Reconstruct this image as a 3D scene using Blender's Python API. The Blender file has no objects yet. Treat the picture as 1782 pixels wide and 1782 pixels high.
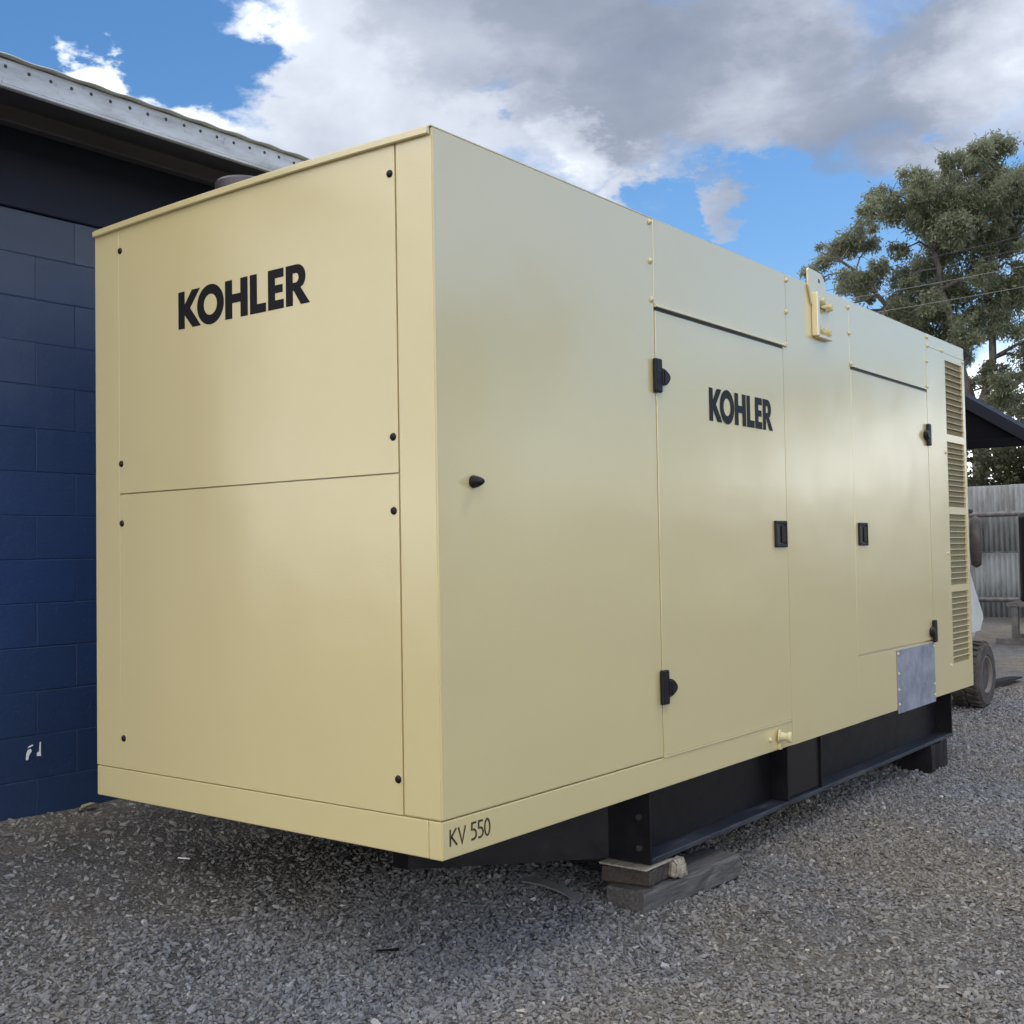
import bpy, bmesh, math, random
import numpy as np
from mathutils import Vector, Matrix, Euler

rnd = random.Random(7)
S = bpy.context.scene
COL = S.collection
R_ = math.radians

# ------------------------------------------------------------------ camera
CAM_LOC = Vector((-2.616, -2.297, 1.4023))
CR = Vector((0.61084564, -0.79156615, -0.01704794))
CU = Vector((-0.01808024, -0.03547228, 0.9992071))
CF = Vector((0.79154325, 0.61005306, 0.03597979))
cd = bpy.data.cameras.new('camera')
cam = bpy.data.objects.new('camera', cd)
COL.objects.link(cam)
cd.sensor_width = 36
cd.lens = 41.034
cd.clip_end = 3000
cam.matrix_world = Matrix(((CR.x, CU.x, -CF.x, CAM_LOC.x), (CR.y, CU.y, -CF.y, CAM_LOC.y),
                           (CR.z, CU.z, -CF.z, CAM_LOC.z), (0, 0, 0, 1)))
S.camera = cam
S.render.engine = 'CYCLES'
S.view_settings.view_transform = 'Standard'
S.view_settings.look = 'None'
S.view_settings.gamma = 1
S.view_settings.use_curve_mapping = False
S.view_settings.exposure = 1.18

# ------------------------------------------------------------------ sky: Nishita blue with broken cloud
SUN_EL, SUN_ROT = R_(62), R_(128)
w = bpy.data.worlds.new('World')
S.world = w
w.use_nodes = True
nt = w.node_tree
nt.nodes.clear()
N = nt.nodes.new


def lk(a, b): nt.links.new(a, b)


out = N('ShaderNodeOutputWorld')
bg = N('ShaderNodeBackground')
bg.inputs['Strength'].default_value = 0.1
lk(bg.outputs[0], out.inputs[0])
sky = N('ShaderNodeTexSky')
sky.sky_type = 'NISHITA'
sky.sun_disc = False
sky.sun_elevation = SUN_EL
sky.sun_rotation = SUN_ROT
sky.altitude = 50
sky.air_density = 1.0
sky.dust_density = 0.6
sky.ozone_density = 1.6
hs = N('ShaderNodeHueSaturation')
hs.inputs['Saturation'].default_value = 1.30
hs.inputs['Value'].default_value = 0.68
lk(sky.outputs[0], hs.inputs['Color'])
tc = N('ShaderNodeTexCoord')
DIR = tc.outputs['Generated']


def math_(op, a, b=None, clamp=False):
    n = N('ShaderNodeMath')
    n.operation = op
    n.use_clamp = clamp
    for i, v in enumerate((a, b)):
        if v is None:
            continue
        if isinstance(v, (int, float)):
            n.inputs[i].default_value = v
        else:
            lk(v, n.inputs[i])
    return n.outputs[0]


def maprange(v, a, b, c, d):
    n = N('ShaderNodeMapRange')
    n.interpolation_type = 'SMOOTHSTEP'
    lk(v, n.inputs[0])
    for i, x in enumerate((a, b, c, d)):
        n.inputs[i + 1].default_value = x
    return n.outputs[0]


def noise(scale, detail, rough, dist, off, vec=DIR, stretch=(1, 1, 1.9)):
    m = N('ShaderNodeMapping')
    m.inputs['Location'].default_value = off
    m.inputs['Scale'].default_value = stretch
    lk(vec, m.inputs[0])
    n = N('ShaderNodeTexNoise')
    n.inputs['Scale'].default_value = scale
    n.inputs['Detail'].default_value = detail
    n.inputs['Roughness'].default_value = rough
    n.inputs['Distortion'].default_value = dist
    lk(m.outputs[0], n.inputs['Vector'])
    return n


# wobble the direction so cloud banks get ragged outlines
wn = noise(9, 7, 0.62, 0.0, (3.1, 0.4, 1.7))
wv = N('ShaderNodeVectorMath')
wv.operation = 'SUBTRACT'
lk(wn.outputs['Color'], wv.inputs[0])
wv.inputs[1].default_value = (0.5, 0.5, 0.5)
ws = N('ShaderNodeVectorMath')
ws.operation = 'SCALE'
lk(wv.outputs[0], ws.inputs[0])
ws.inputs['Scale'].default_value = 0.22
wa = N('ShaderNodeVectorMath')
wa.operation = 'ADD'
lk(DIR, wa.inputs[0])
lk(ws.outputs[0], wa.inputs[1])
wnrm = N('ShaderNodeVectorMath')
wnrm.operation = 'NORMALIZE'
lk(wa.outputs[0], wnrm.inputs[0])
WDIR = wnrm.outputs[0]


def blob(az, el, r, vec=WDIR, soft=0.25):
    """1 inside a patch of sky of radius r degrees round (azimuth, elevation), 0 outside"""
    d = N('ShaderNodeVectorMath')
    d.operation = 'DOT_PRODUCT'
    lk(vec, d.inputs[0])
    a, e = R_(az), R_(el)
    d.inputs[1].default_value = (math.cos(a) * math.cos(e), math.sin(a) * math.cos(e), math.sin(e))
    return maprange(d.outputs['Value'], math.cos(R_(r)), math.cos(R_(r * soft)), 0, 1)


n1 = noise(3.2, 10, 0.58, 0.35, (0.3, 1.9, 0.0))
dens = math_('ADD', math_('MULTIPLY', math_('SUBTRACT', n1.outputs['Fac'], 0.5), 2.4), 0.52)
for az, el, r, wgt in [
        (58.5, 24.5, 7.2, -1.4), (53.0, 25.0, 5.0, -1.2), (50.5, 22.0, 2.6, -1.0), (61, 20, 6.0, -0.9),
        (56.6, 20.8, 2.9, 1.7),
        (37.9, 22.1, 1.3, -0.9), (15, 6, 6, -0.8), (-42, 36, 66, -1.7),
        (26.5, 13.6, 4.8, -1.6), (22.8, 15.6, 3.8, -1.3), (18.5, 13.0, 5.0, -1.3), (30.5, 15.0, 2.4, -0.7),
        (27.6, 15.6, 1.7, 1.7), (31.5, 16.8, 1.5, 0.8),
        (44.5, 21.5, 7.0, 0.9), (35, 22.5, 6.5, 0.9), (25, 23.0, 6.0, 0.9), (15.5, 20.5, 5.0, 0.9), (42, 28, 6, 0.7)]:
    dens = math_('ADD', dens, math_('MULTIPLY', blob(az, el, r), wgt))
sx = N('ShaderNodeSeparateXYZ')
lk(DIR, sx.inputs[0])
dens = math_('ADD', dens, maprange(sx.outputs['Z'], 0.03, 0.20, 1.3, 0.0))   # cloud banks up along the horizon
alpha = maprange(dens, -0.55, 1.0, 0, 1)
n2 = noise(5.0, 7, 0.52, 0.5, (1.3, 4.0, 7.2))
bri = math_('ADD', math_('MULTIPLY', math_('SUBTRACT', n2.outputs['Fac'], 0.5), 0.95), 0.82)
for az, el, r, wgt in [
        (34, 20, 24, -0.52), (25.5, 21.8, 9.5, -0.26), (18, 22, 8, -0.22), (32, 23.5, 6.5, -0.20), (39, 26.0, 5.5, -0.18), (14, 19, 9, -0.22),
        (46.5, 21.2, 4.5, 0.0), (40.5, 18.6, 5.0, 0.05), (34.3, 19.6, 2.6, 0.22), (31, 16.5, 3, 0.10)]:
    bri = math_('ADD', bri, math_('MULTIPLY', blob(az, el, r, soft=0.1), wgt))
# cloud thins and brightens all round the horizon
bri = math_('ADD', bri, maprange(sx.outputs['Z'], 0.02, 0.22, 0.55, 0.0))
cr = N('ShaderNodeValToRGB')
cr.color_ramp.elements[0].position = 0.0
cr.color_ramp.elements[0].color = (0.075, 0.090, 0.122, 1)
cr.color_ramp.elements[1].position = 1.0
cr.color_ramp.elements[1].color = (0.98, 0.985, 1.0, 1)
e = cr.color_ramp.elements.new(0.607)
e.color = (0.285, 0.305, 0.345, 1)
e = cr.color_ramp.elements.new(0.286)
e.color = (0.125, 0.142, 0.180, 1)
lk(math_('MULTIPLY', math_('ADD', bri, 0.40), 1 / 1.40, True), cr.inputs[0])
cs = N('ShaderNodeVectorMath')
cs.operation = 'SCALE'
lk(cr.outputs[0], cs.inputs[0])
cs.inputs['Scale'].default_value = 13.0
mx = N('ShaderNodeMix')
mx.data_type = 'RGBA'
lk(alpha, mx.inputs['Factor'])
lk(hs.outputs[0], mx.inputs[6])
lk(cs.outputs[0], mx.inputs[7])
lk(mx.outputs[2], bg.inputs['Color'])

# ------------------------------------------------------------------ sun: veiled by cloud, high, soft
sl = bpy.data.lights.new('sun', 'SUN')
sl.energy = 0.45
sl.angle = R_(18)
sl.color = (1.0, 0.95, 0.87)
sun = bpy.data.objects.new('sun', sl)
COL.objects.link(sun)
sd = Vector((math.sin(SUN_ROT) * math.cos(SUN_EL), math.cos(SUN_ROT) * math.cos(SUN_EL), math.sin(SUN_EL)))
sun.rotation_euler = sd.to_track_quat('Z', 'Y').to_euler()
sun.location = (0, 0, 30)

# ------------------------------------------------------------------ helpers: objects
WLOC = {}


def thing(name, label, cat, loc, group=None):
    o = bpy.data.objects.new(name, None)
    COL.objects.link(o)
    o.location = loc
    o.empty_display_size = 0.2
    WLOC[o.name] = Vector(loc)
    return tag(o, label, cat, group)


def tag(o, label, cat, group=None, kind=None):
    o['label'] = label
    o['category'] = cat
    if group:
        o['group'] = group
    if kind:
        o['kind'] = kind
    return o


def structure(o, label=None):
    o['kind'] = 'structure'
    if label:
        o['label'] = label
    return o


def place(name, me, loc, parent=None, rot=None):
    o = bpy.data.objects.new(name, me)
    COL.objects.link(o)
    WLOC[o.name] = Vector(loc)
    if parent:
        o.parent = parent
        o.location = Vector(loc) - WLOC[parent.name]
    else:
        o.location = loc
    if rot:
        o.rotation_euler = rot
    return o


def finish(name, bm, mat, parent=None, smooth=False, origin=None):
    """world-space bmesh -> one object whose origin sits in its middle"""
    me = bpy.data.meshes.new(name)
    if origin is None:
        vs = [v.co for v in bm.verts]
        lo = Vector((min(v.x for v in vs), min(v.y for v in vs), min(v.z for v in vs)))
        hi = Vector((max(v.x for v in vs), max(v.y for v in vs), max(v.z for v in vs)))
        origin = (lo + hi) / 2
    bmesh.ops.translate(bm, verts=bm.verts, vec=-Vector(origin))
    bm.to_mesh(me)
    bm.free()
    if smooth:
        for p in me.polygons:
            p.use_smooth = True
    me.materials.append(mat)
    return place(name, me, origin, parent)


def pymesh(name, verts, faces, mat, parent=None, smooth=False, loc=(0, 0, 0)):
    me = bpy.data.meshes.new(name)
    me.from_pydata([tuple(v) for v in verts], [], [tuple(f) for f in faces])
    me.update()
    if smooth:
        for p in me.polygons:
            p.use_smooth = True
    me.materials.append(mat)
    return place(name, me, loc, parent)


def box(bm, x0, x1, y0, y1, z0, z1, bev=0.0, seg=1, M=None):
    vs = [bm.verts.new((x, y, z)) for x in (x0, x1) for y in (y0, y1) for z in (z0, z1)]
    idx = [(0, 1, 3, 2), (4, 6, 7, 5), (0, 4, 5, 1), (2, 3, 7, 6), (0, 2, 6, 4), (1, 5, 7, 3)]
    fs = [bm.faces.new([vs[i] for i in q]) for q in idx]
    geo = vs
    if bev > 0:
        es = list({e for f in fs for e in f.edges})
        r = bmesh.ops.bevel(bm, geom=es, offset=bev, segments=seg, affect='EDGES', profile=0.5)
        geo = list({v for f in r['faces'] for v in f.verts} | {v for v in vs if v.is_valid})
    if M is not None:
        bmesh.ops.transform(bm, matrix=M, verts=[v for v in geo if v.is_valid])
    return geo


def boxobj(name, x0, x1, y0, y1, z0, z1, mat, parent=None, bev=0.003, seg=1, M=None):
    bm = bmesh.new()
    box(bm, x0, x1, y0, y1, z0, z1, bev, seg, M)
    return finish(name, bm, mat, parent)


def prism(bm, poly, depth_vec, bev=0.0):
    """closed polygon (3D points) pushed along depth_vec"""
    d = Vector(depth_vec)
    a = [bm.verts.new(p) for p in poly]
    b = [bm.verts.new(Vector(p) + d) for p in poly]
    n = len(poly)
    fs = [bm.faces.new(a), bm.faces.new(b[::-1])]
    for i in range(n):
        j = (i + 1) % n
        fs.append(bm.faces.new((a[j], a[i], b[i], b[j])))
    bmesh.ops.recalc_face_normals(bm, faces=fs)
    return a + b


def lathe(bm, prof, origin, axis, seg=24):
    """profile [(radius, along)] turned round axis through origin"""
    ax = Vector(axis).normalized()
    q = ax.to_track_quat('Z', 'Y').to_matrix()
    rings = []
    for r, h in prof:
        if r < 1e-6:
            rings.append([bm.verts.new(Vector(origin) + q @ Vector((0, 0, h)))])
        else:
            rings.append([bm.verts.new(Vector(origin) + q @ Vector((r * math.cos(t), r * math.sin(t), h)))
                          for t in [2 * math.pi * k / seg for k in range(seg)]])
    fs = []
    for a, b in zip(rings, rings[1:]):
        for k in range(seg):
            k2 = (k + 1) % seg
            if len(a) == 1 and len(b) == 1:
                continue
            if len(a) == 1:
                fs.append(bm.faces.new((a[0], b[k], b[k2])))
            elif len(b) == 1:
                fs.append(bm.faces.new((a[k], b[0], a[k2])))
            else:
                fs.append(bm.faces.new((a[k], b[k], b[k2], a[k2])))
    for r in (rings[0], rings[-1]):
        if len(r) > 2:
            fs.append(bm.faces.new(r))
    bmesh.ops.recalc_face_normals(bm, faces=fs)


def tube(bm, pts, radii, seg=8):
    pts = [Vector(p) for p in pts]
    if not hasattr(radii, '__len__'):
        radii = [radii] * len(pts)
    rings = []
    for i, p in enumerate(pts):
        t = (pts[min(i + 1, len(pts) - 1)] - pts[max(i - 1, 0)]).normalized()
        u = t.cross(Vector((0.31, 0.17, 0.94)))
        if u.length < 1e-3:
            u = t.cross(Vector((1, 0, 0)))
        u.normalize()
        v = t.cross(u)
        rings.append([bm.verts.new(p + (u * math.cos(a) + v * math.sin(a)) * radii[i])
                      for a in [2 * math.pi * k / seg for k in range(seg)]])
    for a, b in zip(rings, rings[1:]):
        for k in range(seg):
            bm.faces.new((a[k], a[(k + 1) % seg], b[(k + 1) % seg], b[k]))
    bm.faces.new(rings[0][::-1])
    bm.faces.new(rings[-1])


# ------------------------------------------------------------------ helpers: materials
def mat_(name, color, rough=0.6, metal=0.0, spec=0.5, coat=0.0, coat_rough=0.1):
    m = bpy.data.materials.new(name)
    m.use_nodes = True
    b = m.node_tree.nodes['Principled BSDF']
    b.inputs['Base Color'].default_value = (*color, 1)
    b.inputs['Roughness'].default_value = rough
    b.inputs['Metallic'].default_value = metal
    b.inputs['Specular IOR Level'].default_value = spec
    b.inputs['Coat Weight'].default_value = coat
    b.inputs['Coat Roughness'].default_value = coat_rough
    return m


class MN:
    """small node helper on a material"""

    def __init__(s, m):
        s.m = m
        s.t = m.node_tree
        s.b = s.t.nodes['Principled BSDF']
        g = s.t.nodes.new('ShaderNodeNewGeometry')
        s.pos = g.outputs['Position']
        s.tc = s.t.nodes.new('ShaderNodeTexCoord')
        s.obj = s.tc.outputs['Object']

    def noise(s, scale, detail=4, rough=0.55, vec=None, stretch=None, dist=0.0):
        n = s.t.nodes.new('ShaderNodeTexNoise')
        n.inputs['Scale'].default_value = scale
        n.inputs['Detail'].default_value = detail
        n.inputs['Roughness'].default_value = rough
        n.inputs['Distortion'].default_value = dist
        v = vec or s.pos
        if stretch:
            mp = s.t.nodes.new('ShaderNodeMapping')
            mp.inputs['Scale'].default_value = stretch
            s.t.links.new(v, mp.inputs[0])
            v = mp.outputs[0]
        s.t.links.new(v, n.inputs['Vector'])
        return n.outputs['Fac']

    def ramp(s, fac, stops):
        r = s.t.nodes.new('ShaderNodeValToRGB')
        el = r.color_ramp.elements
        while len(el) < len(stops):
            el.new(0.5)
        for e, (p, c) in zip(el, stops):
            e.position = p
            e.color = (*c, 1) if len(c) == 3 else c
        s.t.links.new(fac, r.inputs[0])
        return r.outputs[0]

    def mix(s, fac, a, b, mode='MIX'):
        n = s.t.nodes.new('ShaderNodeMix')
        n.data_type = 'RGBA'
        n.blend_type = mode
        for v, i in ((fac, 0), (a, 6), (b, 7)):
            if isinstance(v, (int, float)):
                n.inputs[i].default_value = v
            elif isinstance(v, tuple):
                n.inputs[i].default_value = (*v, 1)
            else:
                s.t.links.new(v, n.inputs[i])
        return n.outputs[2]

    def math(s, op, a, b=0.0, clamp=False):
        n = s.t.nodes.new('ShaderNodeMath')
        n.operation = op
        n.use_clamp = clamp
        for i, v in enumerate((a, b)):
            if isinstance(v, (int, float)):
                n.inputs[i].default_value = v
            else:
                s.t.links.new(v, n.inputs[i])
        return n.outputs[0]

    def maprange(s, v, a, b, c, d):
        n = s.t.nodes.new('ShaderNodeMapRange')
        s.t.links.new(v, n.inputs[0])
        for i, x in enumerate((a, b, c, d)):
            n.inputs[i + 1].default_value = x
        return n.outputs[0]

    def color(s, c): s.t.links.new(c, s.b.inputs['Base Color'])

    def rough(s, c): s.t.links.new(c, s.b.inputs['Roughness'])

    def bump(s, h, strength, dist=0.01, chain=None, coat=False):
        n = s.t.nodes.new('ShaderNodeBump')
        n.inputs['Strength'].default_value = strength
        n.inputs['Distance'].default_value = dist
        s.t.links.new(h, n.inputs['Height'])
        if chain:
            s.t.links.new(chain, n.inputs['Normal'])
        s.t.links.new(n.outputs[0], s.b.inputs['Normal'])
        if coat:
            s.t.links.new(n.outputs[0], s.b.inputs['Coat Normal'])
        return n.outputs[0]

    def attr(s, name):
        n = s.t.nodes.new('ShaderNodeAttribute')
        n.attribute_name = name
        return n.outputs['Fac']

    def sepz(s, v):
        n = s.t.nodes.new('ShaderNodeSeparateXYZ')
        s.t.links.new(v, n.inputs[0])
        return n.outputs


# powder-coated beige sheet
M_PAINT = mat_('beige_paint', (0.66, 0.535, 0.265), 0.4, coat=1.0, coat_rough=0.115)
k = MN(M_PAINT)
k.color(k.mix(k.noise(1.1, 2, 0.5), (0.705, 0.585, 0.284), (0.725, 0.603, 0.297)))
k.b.inputs['Coat IOR'].default_value = 2.3
bw = k.bump(k.noise(1.6, 2, 0.45), 0.42, 0.022)
k.bump(k.noise(210, 2, 0.6), 0.32, 0.0014, bw, True)
M_FIT = mat_('beige_fitting_paint', (0.66, 0.575, 0.33), 0.55)
M_MESH = mat_('louvre_backing_shaded', (0.30, 0.25, 0.13), 0.7)  # beige darkened to hold the shade behind the slats; speckle is mesh
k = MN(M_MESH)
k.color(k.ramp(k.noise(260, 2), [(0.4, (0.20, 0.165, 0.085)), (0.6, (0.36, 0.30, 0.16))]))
M_INK = mat_('black_vinyl', (0.009, 0.0075, 0.010), 0.45, spec=0.22)
M_BROWNINK = mat_('dark_olive_vinyl', (0.05, 0.042, 0.022), 0.5)
M_BLACK = mat_('black_plastic', (0.010, 0.009, 0.011), 0.42, spec=0.3)
k = MN(M_BLACK)
k.bump(k.noise(500, 2), 0.2, 0.001)
M_BLACKIN = mat_('black_recess', (0.010, 0.008, 0.009), 0.3)
M_SKID = mat_('black_skid_paint', (0.009, 0.008, 0.011), 0.3, spec=0.35)
k = MN(M_SKID)
nz = k.noise(7, 8, 0.7)
k.color(k.ramp(nz, [(0.35, (0.006, 0.0055, 0.008)), (0.62, (0.011, 0.0085, 0.010)), (0.8, (0.04, 0.034, 0.033))]))
k.rough(k.maprange(nz, 0.3, 0.75, 0.28, 0.6))
k.bump(k.noise(60, 4), 0.15, 0.003)
M_FLANGE = mat_('scratched_flange_sheen', (0.04, 0.043, 0.05), 0.35, spec=0.5)
k = MN(M_FLANGE)
nz = k.noise(3.2, 9, 0.7, stretch=(1, 5, 5))
k.color(k.ramp(nz, [(0.35, (0.018, 0.019, 0.024)), (0.58, (0.06, 0.066, 0.078)), (0.72, (0.17, 0.18, 0.19))]))  # pale bluish streaks: reflected light painted in, mixed with scratches
k.rough(k.maprange(nz, 0.3, 0.75, 0.25, 0.65))
M_GALV = mat_('galvanised_sheet', (0.33, 0.345, 0.40), 0.55, metal=0.25)
k = MN(M_GALV)
v = k.t.nodes.new('ShaderNodeTexVoronoi')
v.inputs['Scale'].default_value = 38
k.t.links.new(k.pos, v.inputs['Vector'])
k.color(k.mix(k.maprange(k.noise(6, 7, 0.7), 0.3, 0.7, 0, 1), (0.18, 0.195, 0.25), (0.42, 0.44, 0.49)))
k.rough(k.maprange(v.outputs['Distance'], 0, 0.8, 0.42, 0.6))

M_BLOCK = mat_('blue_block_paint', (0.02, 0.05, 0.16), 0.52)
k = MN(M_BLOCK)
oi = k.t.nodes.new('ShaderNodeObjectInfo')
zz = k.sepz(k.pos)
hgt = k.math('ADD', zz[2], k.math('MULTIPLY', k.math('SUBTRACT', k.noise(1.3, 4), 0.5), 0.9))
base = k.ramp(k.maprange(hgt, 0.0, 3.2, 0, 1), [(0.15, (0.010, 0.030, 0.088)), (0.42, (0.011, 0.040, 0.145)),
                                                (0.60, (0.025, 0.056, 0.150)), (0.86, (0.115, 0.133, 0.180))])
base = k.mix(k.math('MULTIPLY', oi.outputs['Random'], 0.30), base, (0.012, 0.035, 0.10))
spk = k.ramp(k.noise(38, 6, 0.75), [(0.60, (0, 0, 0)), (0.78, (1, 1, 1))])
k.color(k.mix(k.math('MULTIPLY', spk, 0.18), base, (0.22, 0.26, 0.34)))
b1 = k.bump(k.noise(75, 5, 0.7), 0.55, 0.006)
k.bump(k.noise(300, 3, 0.6), 0.3, 0.002, b1)
M_JOINT = mat_('blue_joint_paint', (0.035, 0.062, 0.13), 0.6)
k = MN(M_JOINT)
k.color(k.ramp(k.noise(9, 6, 0.7), [(0.4, (0.014, 0.036, 0.10)), (0.68, (0.03, 0.06, 0.14)), (0.84, (0.16, 0.19, 0.24))]))
k.bump(k.noise(120, 4), 0.5, 0.004)
M_NAVYDARK = mat_('dark_navy_timber', (0.010, 0.014, 0.034), 0.6)
M_SOFFIT = mat_('dark_soffit', (0.045, 0.046, 0.055), 0.7)
k = MN(M_SOFFIT)
k.color(k.ramp(k.noise(4, 6, 0.65, stretch=(0.3, 3, 1)), [(0.3, (0.03, 0.031, 0.038)), (0.7, (0.065, 0.062, 0.065))]))
M_FASCIA = mat_('weathered_zinc_white', (0.50, 0.52, 0.55), 0.5, metal=0.1)
k = MN(M_FASCIA)
f1 = k.noise(3.5, 8, 0.7, stretch=(1, 1, 4))
f2 = k.noise(28, 6, 0.7, stretch=(1, 1, 0.4))
c = k.ramp(f1, [(0.34, (0.33, 0.34, 0.34)), (0.55, (0.50, 0.52, 0.55)), (0.75, (0.60, 0.62, 0.66))])
c = k.mix(k.ramp(f2, [(0.58, (0, 0, 0)), (0.74, (1, 1, 1))]), c, (0.20, 0.185, 0.15))
k.color(c)
M_ROOFSHEET = mat_('grey_roof_sheet', (0.34, 0.36, 0.36), 0.45, metal=0.5)
M_CHIP = mat_('chalky_white', (0.85, 0.85, 0.86), 0.8)

M_WOOD = mat_('weathered_timber', (0.15, 0.125, 0.105), 0.8)
k = MN(M_WOOD)
g = k.noise(14, 8, 0.65, vec=k.obj, stretch=(0.5, 6, 6), dist=0.6)
k.color(k.ramp(g, [(0.3, (0.045, 0.041, 0.038)), (0.5, (0.098, 0.091, 0.084)), (0.72, (0.17, 0.158, 0.146))]))
k.bump(g, 0.6, 0.006)
M_DARKWOOD = mat_('dark_damp_timber', (0.07, 0.055, 0.045), 0.8)
k = MN(M_DARKWOOD)
g = k.noise(14, 8, 0.65, vec=k.obj, stretch=(0.5, 6, 6), dist=0.6)
k.color(k.ramp(g, [(0.3, (0.025, 0.02, 0.017)), (0.7, (0.09, 0.072, 0.06))]))
k.bump(g, 0.6, 0.006)
M_PALEWOOD = mat_('pale_cut_timber', (0.34, 0.29, 0.20), 0.75)
k = MN(M_PALEWOOD)
g = k.noise(18, 8, 0.65, vec=k.obj, stretch=(0.6, 5, 5), dist=0.5)
k.color(k.ramp(g, [(0.3, (0.20, 0.17, 0.13)), (0.6, (0.42, 0.38, 0.30)), (0.8, (0.54, 0.50, 0.42))]))
k.bump(g, 0.5, 0.005)

# ground
M_GROUND = mat_('gravel_fines', (0.13, 0.12, 0.11), 0.95, spec=0.2)
k = MN(M_GROUND)
big = k.noise(0.55, 6, 0.6)
mid = k.noise(5, 8, 0.7)
fine = k.noise(95, 6, 0.75)
c = k.ramp(big, [(0.36, (0.15, 0.148, 0.15)), (0.52, (0.172, 0.158, 0.140)), (0.68, (0.195, 0.170, 0.135))])
c = k.mix(0.75, c, k.ramp(mid, [(0.3, (0.30, 0.30, 0.30)), (0.7, (0.78, 0.77, 0.75))]), 'OVERLAY')
vo = k.t.nodes.new('ShaderNodeTexVoronoi')
vo.inputs['Scale'].default_value = 85
vo.inputs['Randomness'].default_value = 1
k.t.links.new(k.pos, vo.inputs['Vector'])
vcol = k.sepz(vo.outputs['Color'])
c = k.mix(0.65, c, k.ramp(vcol[0], [(0.0, (0.25, 0.25, 0.26)), (0.7, (0.5, 0.5, 0.5)), (1.0, (0.86, 0.85, 0.84))]), 'OVERLAY')
k.color(c)
b1 = k.bump(vo.outputs['Distance'], 0.9, 0.012)
b1.node.invert = True
k.bump(fine, 0.8, 0.012, b1)

M_STONE = mat_('crushed_stone', (0.17, 0.17, 0.18), 0.8, spec=0.35)
k = MN(M_STONE)
oi = k.t.nodes.new('ShaderNodeObjectInfo')
sc = k.ramp(oi.outputs['Random'], [(0.0, (0.118, 0.118, 0.122)), (0.25, (0.165, 0.165, 0.169)), (0.55, (0.210, 0.210, 0.215)),
                                   (0.72, (0.190, 0.177, 0.157)), (0.88, (0.23, 0.23, 0.235)), (0.985, (0.30, 0.295, 0.29)),
                                   (1.0, (0.46, 0.45, 0.42))])
big = k.noise(0.55, 6, 0.6)
tint = k.ramp(big, [(0.40, (1.05, 1.07, 1.12)), (0.62, (1.15, 1.05, 0.90))])
k.color(k.mix(1.0, sc, tint, 'MULTIPLY'))
k.bump(k.noise(160, 4, 0.7), 0.5, 0.004)

# leaves and bark
def leaf_mat(name, cols):
    m = mat_(name, cols[1], 0.55, spec=0.4)
    kk = MN(m)
    kk.color(kk.ramp(kk.attr('tint'), [(0.0, cols[0]), (0.55, cols[1]), (1.0, cols[2])]))
    kk.b.inputs['Transmission Weight'].default_value = 0.0
    # a little light through the blade
    tr = kk.t.nodes.new('ShaderNodeBsdfTranslucent')
    tr.inputs['Color'].default_value = (*[v * 1.3 for v in cols[2]], 1)
    ms = kk.t.nodes.new('ShaderNodeMixShader')
    ms.inputs[0].default_value = 0.38
    o = kk.t.nodes['Material Output']
    kk.t.links.new(kk.b.outputs[0], ms.inputs[1])
    kk.t.links.new(tr.outputs[0], ms.inputs[2])
    kk.t.links.new(ms.outputs[0], o.inputs[0])
    return m


M_GUM = leaf_mat('gum_leaf', [(0.070, 0.082, 0.038), (0.148, 0.166, 0.088), (0.31, 0.32, 0.22)])
M_HEDGE = leaf_mat('hedge_leaf', [(0.030, 0.034, 0.016), (0.058, 0.060, 0.028), (0.10, 0.10, 0.05)])
M_BARK = mat_('gum_bark', (0.11, 0.09, 0.075), 0.85)
k = MN(M_BARK)
k.color(k.ramp(k.noise(3, 6, 0.7, stretch=(3, 3, 0.5)), [(0.35, (0.05, 0.042, 0.038)), (0.7, (0.20, 0.175, 0.15))]))

M_CORR = mat_('weathered_corrugated_zinc', (0.40, 0.42, 0.42), 0.7, metal=0.0)
k = MN(M_CORR)
f1 = k.noise(2.2, 8, 0.7, stretch=(2, 2, 0.5))
k.color(k.ramp(f1, [(0.32, (0.15, 0.145, 0.135)), (0.5, (0.26, 0.27, 0.27)), (0.75, (0.34, 0.355, 0.36))]))
M_STEEL = mat_('rusty_grey_pipe', (0.15, 0.14, 0.135), 0.55, metal=0.4)
k = MN(M_STEEL)
k.color(k.ramp(k.noise(9, 7, 0.7), [(0.35, (0.10, 0.085, 0.075)), (0.65, (0.22, 0.21, 0.205))]))
M_SHED = mat_('dark_navy_shed_paint', (0.030, 0.034, 0.060), 0.65, spec=0.25)
k = MN(M_SHED)
k.color(k.mix(k.noise(3, 6), (0.006, 0.0065, 0.012), (0.010, 0.011, 0.019)))
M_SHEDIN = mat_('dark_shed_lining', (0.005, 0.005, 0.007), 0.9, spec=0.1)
M_FLWHITE = mat_('forklift_white_paint', (0.66, 0.655, 0.64), 0.35)
k = MN(M_FLWHITE)
k.color(k.mix(k.noise(6, 7, 0.7), (0.72, 0.715, 0.70), (0.52, 0.50, 0.46)))
M_TYRE = mat_('dusty_rubber', (0.075, 0.068, 0.062), 0.9)
k = MN(M_TYRE)
k.color(k.ramp(k.noise(8, 6, 0.7), [(0.35, (0.045, 0.038, 0.033)), (0.7, (0.115, 0.098, 0.084))]))
M_RIM = mat_('dusty_rim', (0.165, 0.145, 0.132), 0.7)
M_HUB = mat_('shaded_hub', (0.035, 0.031, 0.03), 0.75)  # near-black colour paints in the shade inside the wheel recess
M_GREYPIPE = mat_('dark_exhaust_steel', (0.085, 0.075, 0.085), 0.45, metal=0.5)
M_WIRE = mat_('grey_cable', (0.26, 0.26, 0.27), 0.5)
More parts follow.
